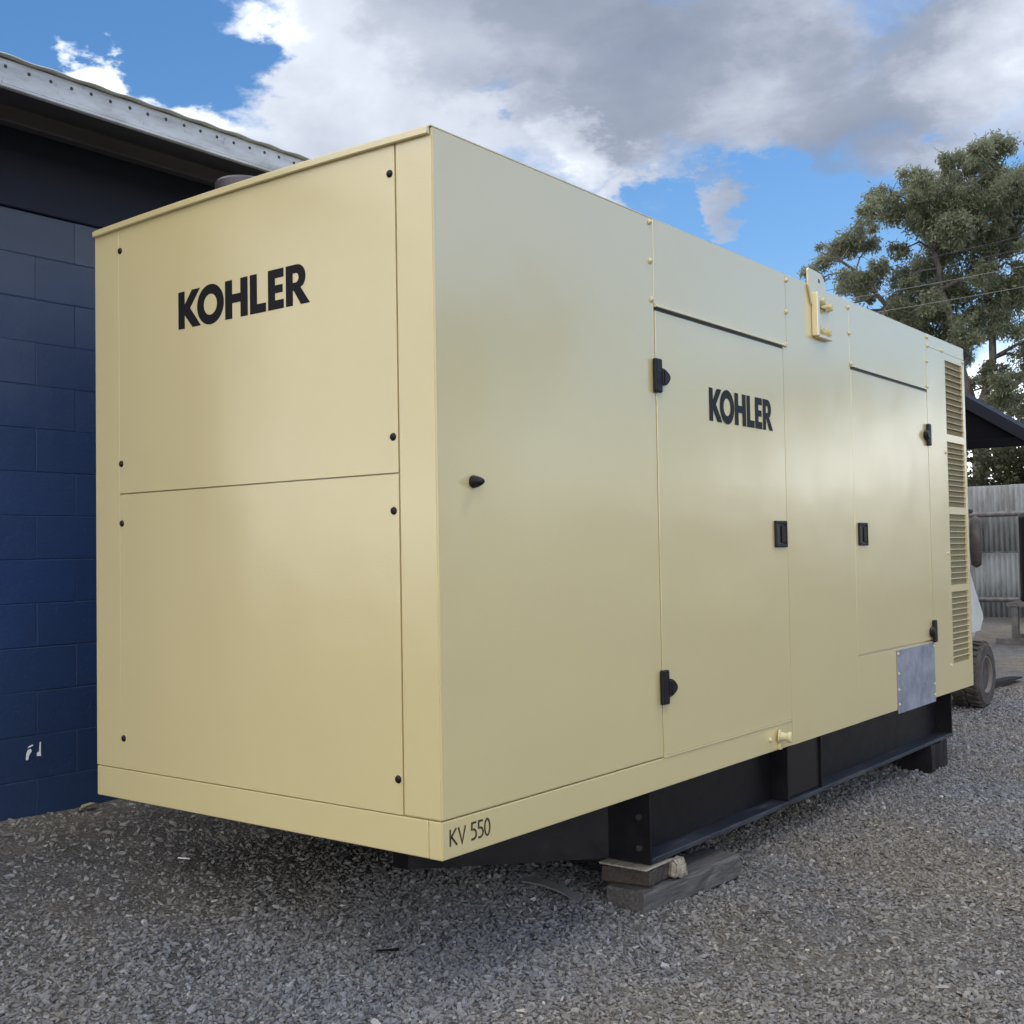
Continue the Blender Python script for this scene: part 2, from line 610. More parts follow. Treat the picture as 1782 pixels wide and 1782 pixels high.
M_BLUEWIRE = mat_('dark_cable', (0.05, 0.06, 0.08), 0.5)


# ------------------------------------------------------------------ ground
def sst(a, b, x):
    t = np.clip((x - a) / (b - a), 0, 1)
    return t * t * (3 - 2 * t)


def gz(x, y):
    """the yard rises gently towards the block wall"""
    x = np.asarray(x, float)
    y = np.asarray(y, float)
    up = 0.255 * (0.5 * np.clip(y / 2.7, 0, 1) + 0.5 * sst(-0.1, 2.8, y))
    fade = 1 - sst(5.6, 7.6, x)
    lumps = 0.010 * np.sin(x * 2.1 + 0.7 * np.sin(y * 1.7)) * np.sin(y * 1.9 + 1.1) + 0.006 * np.sin(x * 5.3 + y * 3.1)
    return up * fade + lumps * np.exp(-((x - 2) ** 2 + y ** 2) / 150)


def grid(xs, ys):
    X, Y = np.meshgrid(xs, ys, indexing='ij')
    Z = gz(X, Y)
    nx, ny = len(xs), len(ys)
    V = np.stack([X, Y, Z], -1).reshape(-1, 3)
    I = np.arange(nx * ny).reshape(nx, ny)
    F = np.stack([I[:-1, :-1], I[1:, :-1], I[1:, 1:], I[:-1, 1:]], -1).reshape(-1, 4)
    return V, F


xs = np.concatenate([[-600, -200, -60, -20, -8], np.arange(-4, 12.01, 0.1), [14, 17, 20, 25, 35, 60, 140, 300, 700]])
ys = np.concatenate([[-700, -250, -80, -30, -12, -7], np.arange(-4, 6.01, 0.1), [8, 12, 20, 35, 80, 250, 700]])
V, F = grid(xs, ys)
ground = structure(pymesh('ground', V.tolist(), F.tolist(), M_GROUND, smooth=True))

# loose crushed stone as geometry-node instances on a cloud of points
rng = np.random.default_rng(11)


def stone_points():
    P = []
    n = 900000
    x = rng.uniform(-2.2, 9.5, n)
    y = rng.uniform(-4.4, 2.69, n)
    d = np.hypot(x - CAM_LOC.x, y - CAM_LOC.y)
    # how stony each spot is: fines show in soft-edged patches and along the wall
    pn = (np.sin(x * 1.3 + 1.7 * np.sin(y * 0.9)) * np.sin(y * 1.6 + 0.8 * np.sin(x * 1.1 + 2)) +
          0.6 * np.sin(x * 3.1 + 2.2 * np.sin(y * 2.3)) * np.sin(y * 3.7 + 1.0))
    dens = 0.62 + 0.30 * pn
    dens *= 1 - 0.72 * sst(0.55, 1.6, y) * (1 - 0.5 * sst(0.0, -1.0, x))
    dens = np.clip(dens, 0.10, 1)
    dens *= np.clip(1.25 - d / 14, 0.25, 1)
    keep = rng.uniform(0, 1, n) < dens
    # nothing under the machine
    keep &= ~((x > 1.6) & (x < 5.2) & (y > 0.4) & (y < 1.5))
    # only where the photograph can look, with a margin
    rel = np.stack([x - CAM_LOC.x, y - CAM_LOC.y], -1)
    az = np.degrees(np.arctan2(rel[:, 1], rel[:, 0]))
    keep &= (az > 2) & (az < 73) & (d > 2.0)
    x, y, d = x[keep], y[keep], d[keep]
    s = np.exp(rng.normal(math.log(0.0056), 0.33, len(x)))
    s = np.clip(s, 0.0028, 0.0125)
    s *= np.clip(0.85 + d / 22, 1, 1.5)
    z = gz(x, y) + s * rng.uniform(0.0, 0.6, len(x))
    rot = rng.normal(0, 0.45, (len(x), 3))
    rot[:, 2] = rng.uniform(0, 6.283, len(x))
    return np.stack([x, y, z], -1), s, rot


SP, SS, SR = stone_points()
gm = bpy.data.meshes.new('gravel')
gm.vertices.add(len(SP))
gm.vertices.foreach_set('co', SP.ravel())
a = gm.attributes.new('size', 'FLOAT', 'POINT')
a.data.foreach_set('value', SS)
a = gm.attributes.new('spin', 'FLOAT_VECTOR', 'POINT')
a.data.foreach_set('vector', SR.ravel())
gm.materials.append(M_STONE)
gravel = place('gravel', gm, (0, 0, 0))
tag(gravel, 'loose grey crushed stone scattered over the whole yard', 'gravel', kind='stuff')
ng = bpy.data.node_groups.new('scatter_stones', 'GeometryNodeTree')
ng.interface.new_socket('Geometry', in_out='INPUT', socket_type='NodeSocketGeometry')
ng.interface.new_socket('Geometry', in_out='OUTPUT', socket_type='NodeSocketGeometry')
G = ng.nodes.new
gi, go = G('NodeGroupInput'), G('NodeGroupOutput')
join = G('GeometryNodeGeometryToInstance')
for q in range(7):
    ico = G('GeometryNodeMeshIcoSphere')
    ico.inputs['Radius'].default_value = 1
    ico.inputs['Subdivisions'].default_value = 2
    nz = G('ShaderNodeTexNoise')
    nz.noise_dimensions = '4D'
    nz.inputs['W'].default_value = q * 3.7
    nz.inputs['Scale'].default_value = 0.75
    nz.inputs['Detail'].default_value = 1.5
    vm = G('ShaderNodeVectorMath')
    vm.operation = 'SUBTRACT'
    vm.inputs[1].default_value = (0.5, 0.5, 0.5)
    v2 = G('ShaderNodeVectorMath')
    v2.operation = 'SCALE'
    v2.inputs['Scale'].default_value = 2.6
    sp = G('GeometryNodeSetPosition')
    tr = G('GeometryNodeTransform')
    tr.inputs['Scale'].default_value = [(1.35, 0.85, 0.55), (1.1, 1.0, 0.62), (1.5, 0.7, 0.5), (1.0, 0.9, 0.75),
                                        (1.7, 0.75, 0.45), (1.2, 0.8, 0.6), (1.25, 1.1, 0.4)][q]
    L = ng.links.new
    L(nz.outputs['Color'], vm.inputs[0])
    L(vm.outputs[0], v2.inputs[0])
    L(ico.outputs['Mesh'], sp.inputs['Geometry'])
    L(v2.outputs[0], sp.inputs['Offset'])
    L(sp.outputs[0], tr.inputs['Geometry'])
    L(tr.outputs[0], join.inputs[0])
smat = G('GeometryNodeSetMaterial')
smat.inputs['Material'].default_value = M_STONE
ssm = G('GeometryNodeSetShadeSmooth')
ssm.inputs['Shade Smooth'].default_value = False
iop = G('GeometryNodeInstanceOnPoints')
iop.inputs['Pick Instance'].default_value = True
m2p = G('GeometryNodeMeshToPoints')
na = G('GeometryNodeInputNamedAttribute')
na.data_type = 'FLOAT'
na.inputs['Name'].default_value = 'size'
nr = G('GeometryNodeInputNamedAttribute')
nr.data_type = 'FLOAT_VECTOR'
nr.inputs['Name'].default_value = 'spin'
e2r = G('FunctionNodeEulerToRotation')
L = ng.links.new
L(gi.outputs[0], m2p.inputs[0])
L(m2p.outputs[0], iop.inputs['Points'])
L(join.outputs[0], iop.inputs['Instance'])
L(nr.outputs[0], e2r.inputs[0])
L(e2r.outputs[0], iop.inputs['Rotation'])
L(na.outputs[0], iop.inputs['Scale'])
L(iop.outputs[0], smat.inputs['Geometry'])
L(smat.outputs[0], ssm.inputs['Geometry'])
L(ssm.outputs[0], go.inputs[0])
md = gravel.modifiers.new('scatter', 'NODES')
md.node_group = ng

# ------------------------------------------------------------------ block building on the left
WY = 2.70            # face of the wall
bld = thing('block_building', 'painted blue block building with pale metal eave left of the generator', 'building', (2, 5.5, 0.2))
courses = 14
Z0 = 0.215           # bottom course sits in the gravel
bm = bmesh.new()
box(bm, -0.1988, 0.1988, 0, 0.10, 0, 0.1976, 0.0026, 1)
bmesh.ops.translate(bm, verts=bm.verts, vec=(0, 0, -0.0988))
bmes = bpy.data.meshes.new('block')
bm.to_mesh(bmes)
bm.free()
bmes.materials.append(M_BLOCK)
restbm = bmesh.new()
for r in range(courses):
    zc = Z0 + 0.2 * r + 0.1
    off = 0.09 if r % 2 else 0.29
    for i in range(-4, 21):
        xc = off + 0.2 + 0.4 * i
        j = rnd.uniform(-0.0014, 0.0014)
        if -2.0 < xc < 4.6:
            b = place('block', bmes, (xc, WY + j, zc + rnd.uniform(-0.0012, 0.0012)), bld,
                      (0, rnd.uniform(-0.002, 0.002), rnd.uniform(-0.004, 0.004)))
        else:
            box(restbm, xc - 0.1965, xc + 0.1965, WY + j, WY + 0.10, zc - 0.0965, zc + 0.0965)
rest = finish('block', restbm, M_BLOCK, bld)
rest['kind'] = 'stuff'
# mortar bed just behind the block faces
boxobj('mortar', -1.5, 8.7, WY + 0.0026, WY + 0.18, -0.15, Z0 + 0.2 * courses - 0.002, M_JOINT, bld, 0)
ztop = Z0 + 0.2 * courses   # 3.015
boxobj('wall_plate', -1.5, 8.7, WY - 0.02, WY + 0.16, ztop + 0.002, ztop + 0.46, M_NAVYDARK, bld, 0.004)
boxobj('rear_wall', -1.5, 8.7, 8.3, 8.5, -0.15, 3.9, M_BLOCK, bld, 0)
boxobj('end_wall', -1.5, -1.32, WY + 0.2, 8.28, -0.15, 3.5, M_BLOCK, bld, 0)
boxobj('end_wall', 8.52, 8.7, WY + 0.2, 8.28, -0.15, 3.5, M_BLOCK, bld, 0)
FY = 2.08            # outer face of the eave
fz0, fz1 = 3.312, 3.412
bm = bmesh.new()
prism(bm, [(-1.9, FY, fz0), (-1.9, FY, fz1 - 0.012), (-1.9, FY + 0.004, fz1), (-1.9, FY + 0.03, fz1), (-1.9, FY + 0.03, fz1 - 0.01),
           (-1.9, FY + 0.008, fz1 - 0.012), (-1.9, FY + 0.008, fz0 + 0.012), (-1.9, FY + 0.035, fz0 + 0.010), (-1.9, FY + 0.035, fz0),
           (-1.9, FY + 0.004, fz0 - 0.003)], (10.9, 0, 0))
fas = finish('fascia', bm, M_FASCIA, bld)
# bent lower lip with a dull shadow line
boxobj('drip_edge', -1.9, 9, FY - 0.006, FY + 0.02, fz0 - 0.016, fz0 - 0.004, M_FASCIA, bld, 0.003)
bm = bmesh.new()
prism(bm, [(-1.9, FY + 0.04, fz0 - 0.006), (-1.9, FY + 0.04, fz0 + 0.03), (-1.9, WY + 0.15, fz0 + 0.155), (-1.9, WY + 0.15, fz0 + 0.12)], (10.9, 0, 0))
finish('soffit', bm, M_SOFFIT, bld)
boxobj('eave_purlin', -1.9, 9, FY + 0.30, FY + 0.36, fz0 - 0.03, fz0 + 0.045, M_SOFFIT, bld, 0.004)
# corrugated roof sheet, its wavy edge over the fascia
nx = 1400
V, F = [], []
for i in range(nx + 1):
    x = -1.9 + 10.9 * i / nx
    wv_ = 0.0028 * math.cos(2 * math.pi * x / 0.19)
    for (yy, zz_) in ((FY - 0.022, fz1 + 0.005), (9.0, fz1 + 1.05)):
        V.append((x, yy, zz_ + wv_ + 0.006))
        V.append((x, yy, zz_ + wv_))
for i in range(nx):
    a_, b_ = 4 * i, 4 * i + 4
    F += [(a_, a_ + 2, b_ + 2, b_), (a_ + 1, b_ + 1, b_ + 3, a_ + 3), (a_, b_, b_ + 1, a_ + 1), (a_ + 2, a_ + 3, b_ + 3, b_ + 2)]
pymesh('roof_sheet', V, F, M_ROOFSHEET, bld, True)
bm = bmesh.new()
lathe(bm, [(0.0, 0.0035), (0.005, 0.003), (0.0075, 0.001), (0.0075, -0.002)], (0, 0, 0), (0, -1, 0), 10)
riv = bpy.data.meshes.new('rivet')
bm.to_mesh(riv)
bm.free()
riv.materials.append(mat_('rust_stained_rivet', (0.055, 0.045, 0.04), 0.7))
for i in range(68):
    place('rivet', riv, (-1.8 + 0.0945 * i + rnd.uniform(-.004, .004), FY - 0.001, fz1 - 0.03 + rnd.uniform(-.003, .003)), bld)


def flake(name, pts, y, parent):
    bm = bmesh.new()
    prism(bm, [(px_, y, pz_) for px_, pz_ in [(0.27 + (a_ - 0.27) * 0.82, 0.545 + (b_ - 0.545) * 0.82) for a_, b_ in pts]], (0, -0.002, 0))
    return finish(name, bm, M_CHIP, parent)


cy = WY - 0.0035
flake('paint_chip', [(.228, .502), (.240, .500), (.246, .525), (.262, .548), (.256, .560), (.240, .556), (.230, .535)], cy, bld)
flake('paint_chip', [(.238, .566), (.266, .573), (.270, .582), (.246, .576)], cy, bld)
flake('paint_chip', [(.292, .516), (.316, .512), (.316, .590), (.310, .590), (.306, .538), (.294, .532)], cy, bld)

# ------------------------------------------------------------------ the generator
W, LEN, H = 1.7685, 5.2534, 2.2
B = 0.5               # underside of the canopy above the yard datum
gen = thing('generator', 'large beige generator in a sound canopy on a black skid beside the blue wall', 'generator', (2.6, 0.88, 0.18))
T = 0.012             # sheet thickness modelled
core = bmesh.new()
box(core, T + 0.004, LEN - T - 0.004, T + 0.004, W - T - 0.004, B + 0.003, B + H - 0.024)
body = finish('canopy_shell', core, M_PAINT, gen)


boxobj('bounce_blocking_plate', 0.03, LEN - 0.03, 0.03, W - 0.03, B - 0.007, B - 0.001, M_SKID, gen, 0)  # added black plate, stops the beige underside bouncing light onto the ground


def front(name, y0, y1, z0, z1, bev=0.003, proud=0.0):
    return boxobj(name, -proud, T, y0, y1, B + z0, B + z1, M_PAINT, gen, bev)


def side(name, x0, x1, z0, z1, bev=0.003, proud=0.0, parent=None, mat=None, back=T):
    return boxobj(name, x0, x1, -proud, back, B + z0, B + z1, mat or M_PAINT, parent or gen, bev)


# front end
front('front_panel', 0.1565, 1.6116, 1.1585, 2.186, 0.0004)
front('front_panel', 0.1565, 1.6116, 0.1165, 1.1535, 0.0004)
front('corner_post', 1.6118, W, 0.1165, 2.186, 0.0003)
front('front_sill', 0.0555, W, 0.0, 0.1125)
# near corner: post and side sheet folded from one piece
bm = bmesh.new()
poly = [(0, 0.1525), (0, 0), (1.2885, 0), (1.2885, T), (T, T), (T, 0.1525)]
vs = prism(bm, [(x, y, B + 0.1165) for x, y in poly], (0, 0, 2.1965 - 0.1165))
es = [e for e in bm.edges if (all(abs(v.co.x) < 1e-6 and abs(v.co.y) < 1e-6 for v in e.verts)) or
      (all(abs(v.co.y) < 1e-6 for v in e.verts) or all(abs(v.co.x) < 1e-6 for v in e.verts))]
bmesh.ops.bevel(bm, geom=es, offset=0.004, segments=2, affect='EDGES')
finish('corner_panel', bm, M_PAINT, gen)
bm = bmesh.new()
poly = [(0, 0.0535), (0, 0), (2.4535, 0), (2.4535, T), (T, T), (T, 0.0535)]
prism(bm, [(x, y, B) for x, y in poly], (0, 0, 0.1125))
es = [e for e in bm.edges if (all(abs(v.co.y) < 1e-6 for v in e.verts) or all(abs(v.co.x) < 1e-6 for v in e.verts))]
bmesh.ops.bevel(bm, geom=es, offset=0.003, segments=2, affect='EDGES')
sill = finish('side_sill', bm, M_PAINT, gen)

# side: panels left to right
door1 = side('door', 1.2938, 2.4530, 0.1185, 1.838, 0.0012, 0.0004)
side('over_door_panel', 1.2900, 2.4980, 1.8540, 2.1965, 0.0015, 0.0)
bm = bmesh.new()
prism(bm, [(x_, 0, B + z_) for x_, z_ in ((2.4565, 0), (3.2810, 0), (3.2810, 1.850), (3.2735, 1.850), (3.2735, 2.1965), (2.5005, 2.1965), (2.5005, 1.850), (2.4565, 1.850))], (0, T, 0))
finish('pillar_panel', bm, M_PAINT, gen)
door2 = side('door', 3.2850, 4.4900, 0.3480, 1.838, 0.0012, 0.0004)
side('over_door_panel', 3.2760, 4.5180, 1.8540, 2.1965, 0.0015)
side('lower_access_panel', 3.2850, 4.4900, 0.0, 0.3390, 0.0012)
# drip folds over the two doors
for x0, x1 in ((1.290, 2.488), (3.286, 4.486)):
    bm = bmesh.new()
    prism(bm, [(x0, 0.004, B + 1.869), (x0, -0.006, B + 1.862), (x0, -0.010, B + 1.856), (x0, -0.010, B + 1.852), (x0, 0.004, B + 1.8505)],
          (x1 - x0, 0, 0))
    finish('drip_fold', bm, M_PAINT, gen)
    boxobj('gap_shade_strip', x0 + 0.004, x1 - 0.004, 0.003, 0.0148, B + 1.8365, B + 1.8505, M_BLACKIN, gen, 0)  # black strip stands in for the shade in the gap over the door
# bottom ledges
side('door_ledge', 1.292, 2.452, 0.1128, 0.1178, 0.001, 0.004)
# louvred end panel
fx0, fx1 = 4.855, 5.205
rows = [(0.172, 0.618), (0.662, 1.106), (1.152, 1.564), (1.610, 2.078)]
bm = bmesh.new()
box(bm, 4.4945, fx0, -0.001, T, B, B + 2.120)
box(bm, fx1, LEN, -0.001, T, B, B + 2.120)
edges = [0.0] + [v for r in rows for v in r] + [2.120]
for a_, b_ in zip(edges[::2], edges[1::2]):
    box(bm, fx0, fx1, -0.001, T, B + a_, B + b_)
finish('louvre_frame', bm, M_PAINT, gen)
side('upper_panel', 4.5205, LEN, 2.1225, 2.1965, 0.001)
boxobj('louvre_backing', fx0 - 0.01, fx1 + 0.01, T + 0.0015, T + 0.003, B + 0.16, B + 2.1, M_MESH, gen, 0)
# blades: an angled strip with a turned-down front lip
bm = bmesh.new()
hw = (fx1 - fx0) / 2 - 0.002
prism(bm, [(-hw, -0.0015, -0.0025), (-hw, -0.0025, 0.0005), (-hw, -0.0015, 0.0025), (-hw, 0.0125, 0.004), (-hw, 0.0125, 0.001)],
      (2 * hw, 0, 0))
slat = bpy.data.meshes.new('slat')
bm.to_mesh(slat)
bm.free()
slat.materials.append(M_PAINT)
for z0, z1 in rows:
    n = 12
    for i in range(1, n):
        place('slat', slat, ((fx0 + fx1) / 2, 0, B + z0 + (z1 - z0) * i / n), gen)
# far end, back
boxobj('rear_panel', LEN - T, LEN, T + 0.002, W - 0.002, B, B + 2.176, M_PAINT, gen, 0.003)
boxobj('wall_side_panel', T + 0.002, LEN - T - 0.002, W - T, W, B, B + 2.176, M_PAINT, gen, 0.003)
# roof: slightly crowned sheet with folded lips
ny = 16
V, F = [], []
for ix, x in enumerate((-0.005, LEN + 0.003)):
    for j in range(ny + 1):
        u = -1 + 2 * j / ny
        y = W / 2 + u * (W / 2 - 0.0015)
        zc = 0.012 * (1 - u * u)
        V += [(x, y, B + 2.2 + zc), (x, y, B + 2.1968 + zc)]
m_ = 2 * (ny + 1)
for j in range(ny):
    a_ = 2 * j
    F += [(a_, m_ + a_, m_ + a_ + 2, a_ + 2), (a_, a_ + 2, a_ + 3, a_ + 1), (m_ + a_, m_ + a_ + 1, m_ + a_ + 3, m_ + a_ + 2),
          (a_ + 1, a_ + 3, m_ + a_ + 3, m_ + a_ + 1)]
F += [(0, 1, m_ + 1, m_), (2 * ny, m_ + 2 * ny, m_ + 2 * ny + 1, 2 * ny + 1)]
pymesh('roof_panel', V, F, M_PAINT, gen)
# folded front lip
V, F = [], []
for j in range(ny + 1):
    u = -1 + 2 * j / ny
    y = W / 2 + u * (W / 2 - 0.006)
    zc = 0.012 * (1 - u * u)
    for x, z in ((-0.0055, 2.198), (-0.016, 2.192), (-0.016, 2.174), (-0.0055, 2.172)):
        V.append((x, y, B + z + zc))
for j in range(ny):
    a_ = 4 * j
    F += [(a_ + q, a_ + (q + 1) % 4, a_ + 4 + (q + 1) % 4, a_ + 4 + q) for q in range(4)]
F += [(3, 2, 1, 0), tuple(4 * ny + q for q in range(4))]
pymesh('roof_lip', V, F, M_PAINT, gen)

# quarter-turn fasteners on the front
bm = bmesh.new()
lathe(bm, [(0, 0.0075), (0.006, 0.007), (0.0105, 0.0045), (0.0125, 0.0005), (0.0125, -0.002)], (0, 0, 0), (-1, 0, 0), 20)
fast = bpy.data.meshes.new('fastener')
bm.to_mesh(fast)
bm.free()
for p in fast.polygons:
    p.use_smooth = True
fast.materials.append(M_BLACK)
for y, z in ((0.176, 2.088), (1.601, 2.093), (0.176, 1.269), (1.599, 1.272), (0.177, 1.041), (1.597, 1.044), (1.592, 0.230), (0.173, 0.223)):
    place('fastener', fast, (0, y, B + z), gen)

# painted dome bolts along the side
bm = bmesh.new()
lathe(bm, [(0, 0.012), (0.005, 0.0115), (0.007, 0.009), (0.0072, 0.005), (0.0115, 0.004), (0.012, 0.0)], (0, 0, 0), (0, -1, 0), 14)
bolt = bpy.data.meshes.new('bolt')
bm.to_mesh(bolt)
bm.free()
for p in bolt.polygons:
    p.use_smooth = True
bolt.materials.append(M_FIT)
bolts = [(1.263, 2.178), (1.262, 2.025), (1.268, 1.876), (2.507, 2.170), (2.498, 2.018), (2.484, 1.862), (3.269, 2.161), (3.275, 2.026), (3.287, 1.866),
         (4.520, 2.176), (4.527, 2.124), (4.506, 2.027), (4.502, 1.872), (4.80, 2.128), (5.225, 2.105), (4.815, 1.49), (4.800, 0.860), (4.80, 0.165)]
for x, z in bolts:
    place('bolt', bolt, (x, 0, B + z), gen)


# hinges: upright black bar on the door edge with a rounded knuckle on the door
def hinge(x, z, sgn, parent):
    bm = bmesh.new()
    box(bm, x - 0.024, x + 0.024, -0.020, -0.001, z - 0.066, z + 0.066, 0.006, 2)
    h = finish('hinge', bm, M_BLACK, parent)
    bm = bmesh.new()
    pts = []
    for i in range(13):
        t = -math.pi / 2 + math.pi * i / 12
        pts.append((x + sgn * (0.018 + 0.060 * math.cos(t)), -0.002, z - 0.004 + 0.035 * math.sin(t)))
    vv = prism(bm, pts, (0, -0.026, 0))
    top = [e for e in bm.edges if all(v.co.y < -0.02 for v in e.verts)]
    bmesh.ops.bevel(bm, geom=top, offset=0.009, segments=3, affect='EDGES')
    finish('knuckle', bm, M_BLACK, h)


hinge(1.288, B + 1.582, 1, door1)
hinge(1.292, B + 0.382, 1, door1)
hinge(4.482, B + 1.578, -1, door2)
hinge(4.486, B + 0.398, -1, door2)


# recessed paddle latches
def latch(x0, x1, z0, z1, parent):
    bm = bmesh.new()
    t = 0.016
    for q in ((x0, x0 + t, z0, z1), (x1 - t, x1, z0, z1)):
        box(bm, q[0], q[1], -0.011, -0.001, q[2], q[3], 0.004, 2)
    for q in ((x0 + t * .7, x1 - t * .7, z0, z0 + t), (x0 + t * .7, x1 - t * .7, z1 - t, z1)):
        box(bm, q[0], q[1], -0.0108, -0.0012, q[2], q[3], 0.004, 2)
    o = finish('latch', bm, M_BLACK, parent)
    boxobj('latch_well', x0 + t * .8, x1 - t * .8, -0.004, -0.0014, z0 + t * .8, z1 - t * .8, M_BLACKIN, o, 0)
    boxobj('paddle', x0 + (x1 - x0) * 0.52, x1 - t * 1.1, -0.009, -0.0045, z0 + t * 1.3, z1 - t * 1.3, M_BLACK, o, 0.003, 2)


latch(2.312, 2.438, B + 0.912, B + 1.034, door1)
latch(3.325, 3.448, B + 0.915, B + 1.036, door2)

# cone bumper that holds the door open
bm = bmesh.new()
lathe(bm, [(0.019, 0.0), (0.0205, 0.003), (0.0195, 0.010), (0.016, 0.024), (0.010, 0.038), (0.004, 0.045), (0, 0.046)], (0.168, 0, B + 1.128), (0, -1, 0), 20)
finish('rubber_bumper', bm, M_BLACK, gen, True)
# hose tail with its fixing bolts low on the sill
bm = bmesh.new()
lathe(bm, [(0.030, 0.0), (0.030, 0.008), (0.020, 0.011), (0.017, 0.038), (0.024, 0.041), (0.024, 0.058), (0.016, 0.058), (0.014, 0.015)], (2.30, -0.002, B + 0.062),
      (0.35, -1, -0.1), 18)
ho = finish('hose_tail', bm, M_FIT, gen, False)
for dx, dz in ((-0.085, -0.006), (0.085, -0.012)):
    place('bolt', bolt, (2.30 + dx, 0, B + 0.062 + dz), gen)
bm = bmesh.new()
box(bm, 2.292, 2.312, -0.016, 0.0, B + 0.002, B + 0.03, 0.003)
finish('earth_tab', bm, M_PAINT, gen)

# lifting lug
bm = bmesh.new()
prism(bm, [(2.785, -0.012, B + 2.10), (2.745, -0.012, B + 2.19), (2.742, -0.012, B + 2.264), (2.752, -0.012, B + 2.274), (2.905, -0.012, B + 2.268), (2.935, -0.012, B + 2.245), (3.0, -0.012, B + 2.10)],
      (0, 0.012 - 0.003, 0))
box(bm, 2.795, 2.825, -0.034, -0.001, B + 1.945, B + 2.160, 0.004)
box(bm, 2.8255, 2.985, -0.030, -0.001, B + 1.940, B + 1.958, 0.003)
lug = finish('lifting_lug', bm, M_PAINT, gen)
bm = bmesh.new()
lathe(bm, [(0.011, 0.0), (0.011, 0.003), (0, 0.003)], (2.873, -0.0095, B + 2.228), (0, -1, 0), 14)
finish('lug_hole', bm, M_BLACKIN, lug)
bm = bmesh.new()
lathe(bm, [(0, 0.030), (0.016, 0.030), (0.020, 0.026), (0.020, 0.006), (0.028, 0.005), (0.028, 0.0)], (0, 0, 0), (0, -1, 0), 6)
hb = bpy.data.meshes.new('hex_bolt')
bm.to_mesh(hb)
bm.free()
hb.materials.append(M_FIT)
for x, z, d in ((2.872, 2.125, -0.012), (2.965, 2.108, -0.012), (2.872, 1.985, -0.001), (2.965, 1.982, -0.001)):
    place('hex_bolt', hb, (x, d, B + z), lug)

# galvanised cover over the cable entry
gp = side('cable_entry_cover', 3.842, 4.482, -0.022, 0.331, 0.002, 0.006, None, M_GALV, -0.001)
for x, z in ((3.856, 0.31), (3.856, 0.20), (3.856, 0.11), (3.856, 0.03), (4.466, 0.31), (4.466, 0.085), (4.466, 0.02)):
    bs = place('bolt', bolt, (x, -0.005, B + z), gp)
    bs.scale = (0.7, 0.7, 0.7)

# exhaust outlet on the roof
bm = bmesh.new()
lathe(bm, [(0.108, 0.0), (0.108, 0.19), (0.114, 0.195), (0.114, 0.228), (0.106, 0.238), (0.07, 0.246), (0, 0.25)], (0.47, 1.44, B + 2.2), (0, 0, 1), 32)
ex = finish('exhaust_outlet', bm, M_GREYPIPE, gen, False)
bm = bmesh.new()
lathe(bm, [(0.109, 0.0), (0.118, 0.004), (0.118, 0.024), (0.109, 0.028)], (0.47, 1.44, B + 2.345), (0, 0, 1), 32)
box(bm, 0.455, 0.485, 1.545, 1.585, B + 2.346, B + 2.372, 0.004)
finish('clamp_band', bm, M_GREYPIPE, ex)


# ---- lettering, cut as thick vinyl
def letter_polys():
    L = {}
    L['K'] = (0.86, [[(0, 0), (.28, 0), (.28, .36), (.62, 0), (.99, 0), (.52, .52), (.96, 1), (.60, 1), (.28, .64), (.28, 1), (0, 1)]], [])
    n = 36
    o = [(.575 + .575 * math.cos(2 * math.pi * i / n), .5 + .53 * math.sin(2 * math.pi * i / n)) for i in range(n)]
    o2 = [(.575 + .285 * math.cos(2 * math.pi * i / n), .5 + .275 * math.sin(2 * math.pi * i / n)) for i in range(n)]
    L['O'] = (1.15, [o], [o2])
    L['H'] = (.92, [[(0, 0), (.29, 0), (.29, .395), (.63, .395), (.63, 0), (.92, 0), (.92, 1), (.63, 1), (.63, .625), (.29, .625), (.29, 1), (0, 1)]], [])
    L['L'] = (.66, [[(0, 0), (.66, 0), (.66, .23), (.29, .23), (.29, 1), (0, 1)]], [])
    L['E'] = (.64, [[(0, 0), (.64, 0), (.64, .225), (.29, .225), (.29, .40), (.60, .40), (.60, .60), (.29, .60), (.29, .775), (.64, .775), (.64, 1), (0, 1)]], [])
    arc = [(.46 + .36 * math.cos(t), .685 + .315 * math.sin(t)) for t in [math.pi / 2 - math.pi * .80 * i / 12 for i in range(13)]]
    L['R'] = (1.0, [[(0, 0), (.29, 0), (.29, .36), (.33, .36), (.62, 0), (.99, 0), (.61, .42)] + arc[::-1][1:] + [(0, 1)]], [])
    hole = [(.29, .56), (.42, .56)] + [(.42 + .115 * math.cos(t), .675 + .115 * math.sin(t)) for t in [-math.pi / 2 + math.pi * i / 8 for i in range(1, 8)]] + [(.42, .79), (.29, .79)]
    L['R'][2].append(hole)
    return L


LP = letter_polys()


def letter_mesh(ch, thick=0.0005):
    wd, outs, holes = LP[ch]
    cu = bpy.data.curves.new(ch, 'CURVE')
    cu.dimensions = '2D'
    cu.fill_mode = 'BOTH'
    cu.extrude = thick / 2
    for ring in outs + holes:
        s = cu.splines.new('POLY')
        s.points.add(len(ring) - 1)
        for p, (x, y) in zip(s.points, ring):
            p.co = (x, y, 0, 1)
        s.use_cyclic_u = True
    o = bpy.data.objects.new('tmp', cu)
    COL.objects.link(o)
    dg = bpy.context.evaluated_depsgraph_get()
    me = bpy.data.meshes.new_from_object(o.evaluated_get(dg))
    bpy.data.objects.remove(o)
    bpy.data.curves.remove(cu)
    me.name = 'letter_' + ch.lower()
    me.materials.clear()
    me.materials.append(M_INK)
    return me


LM = {c_: letter_mesh(c_) for c_ in 'KOHLER'}


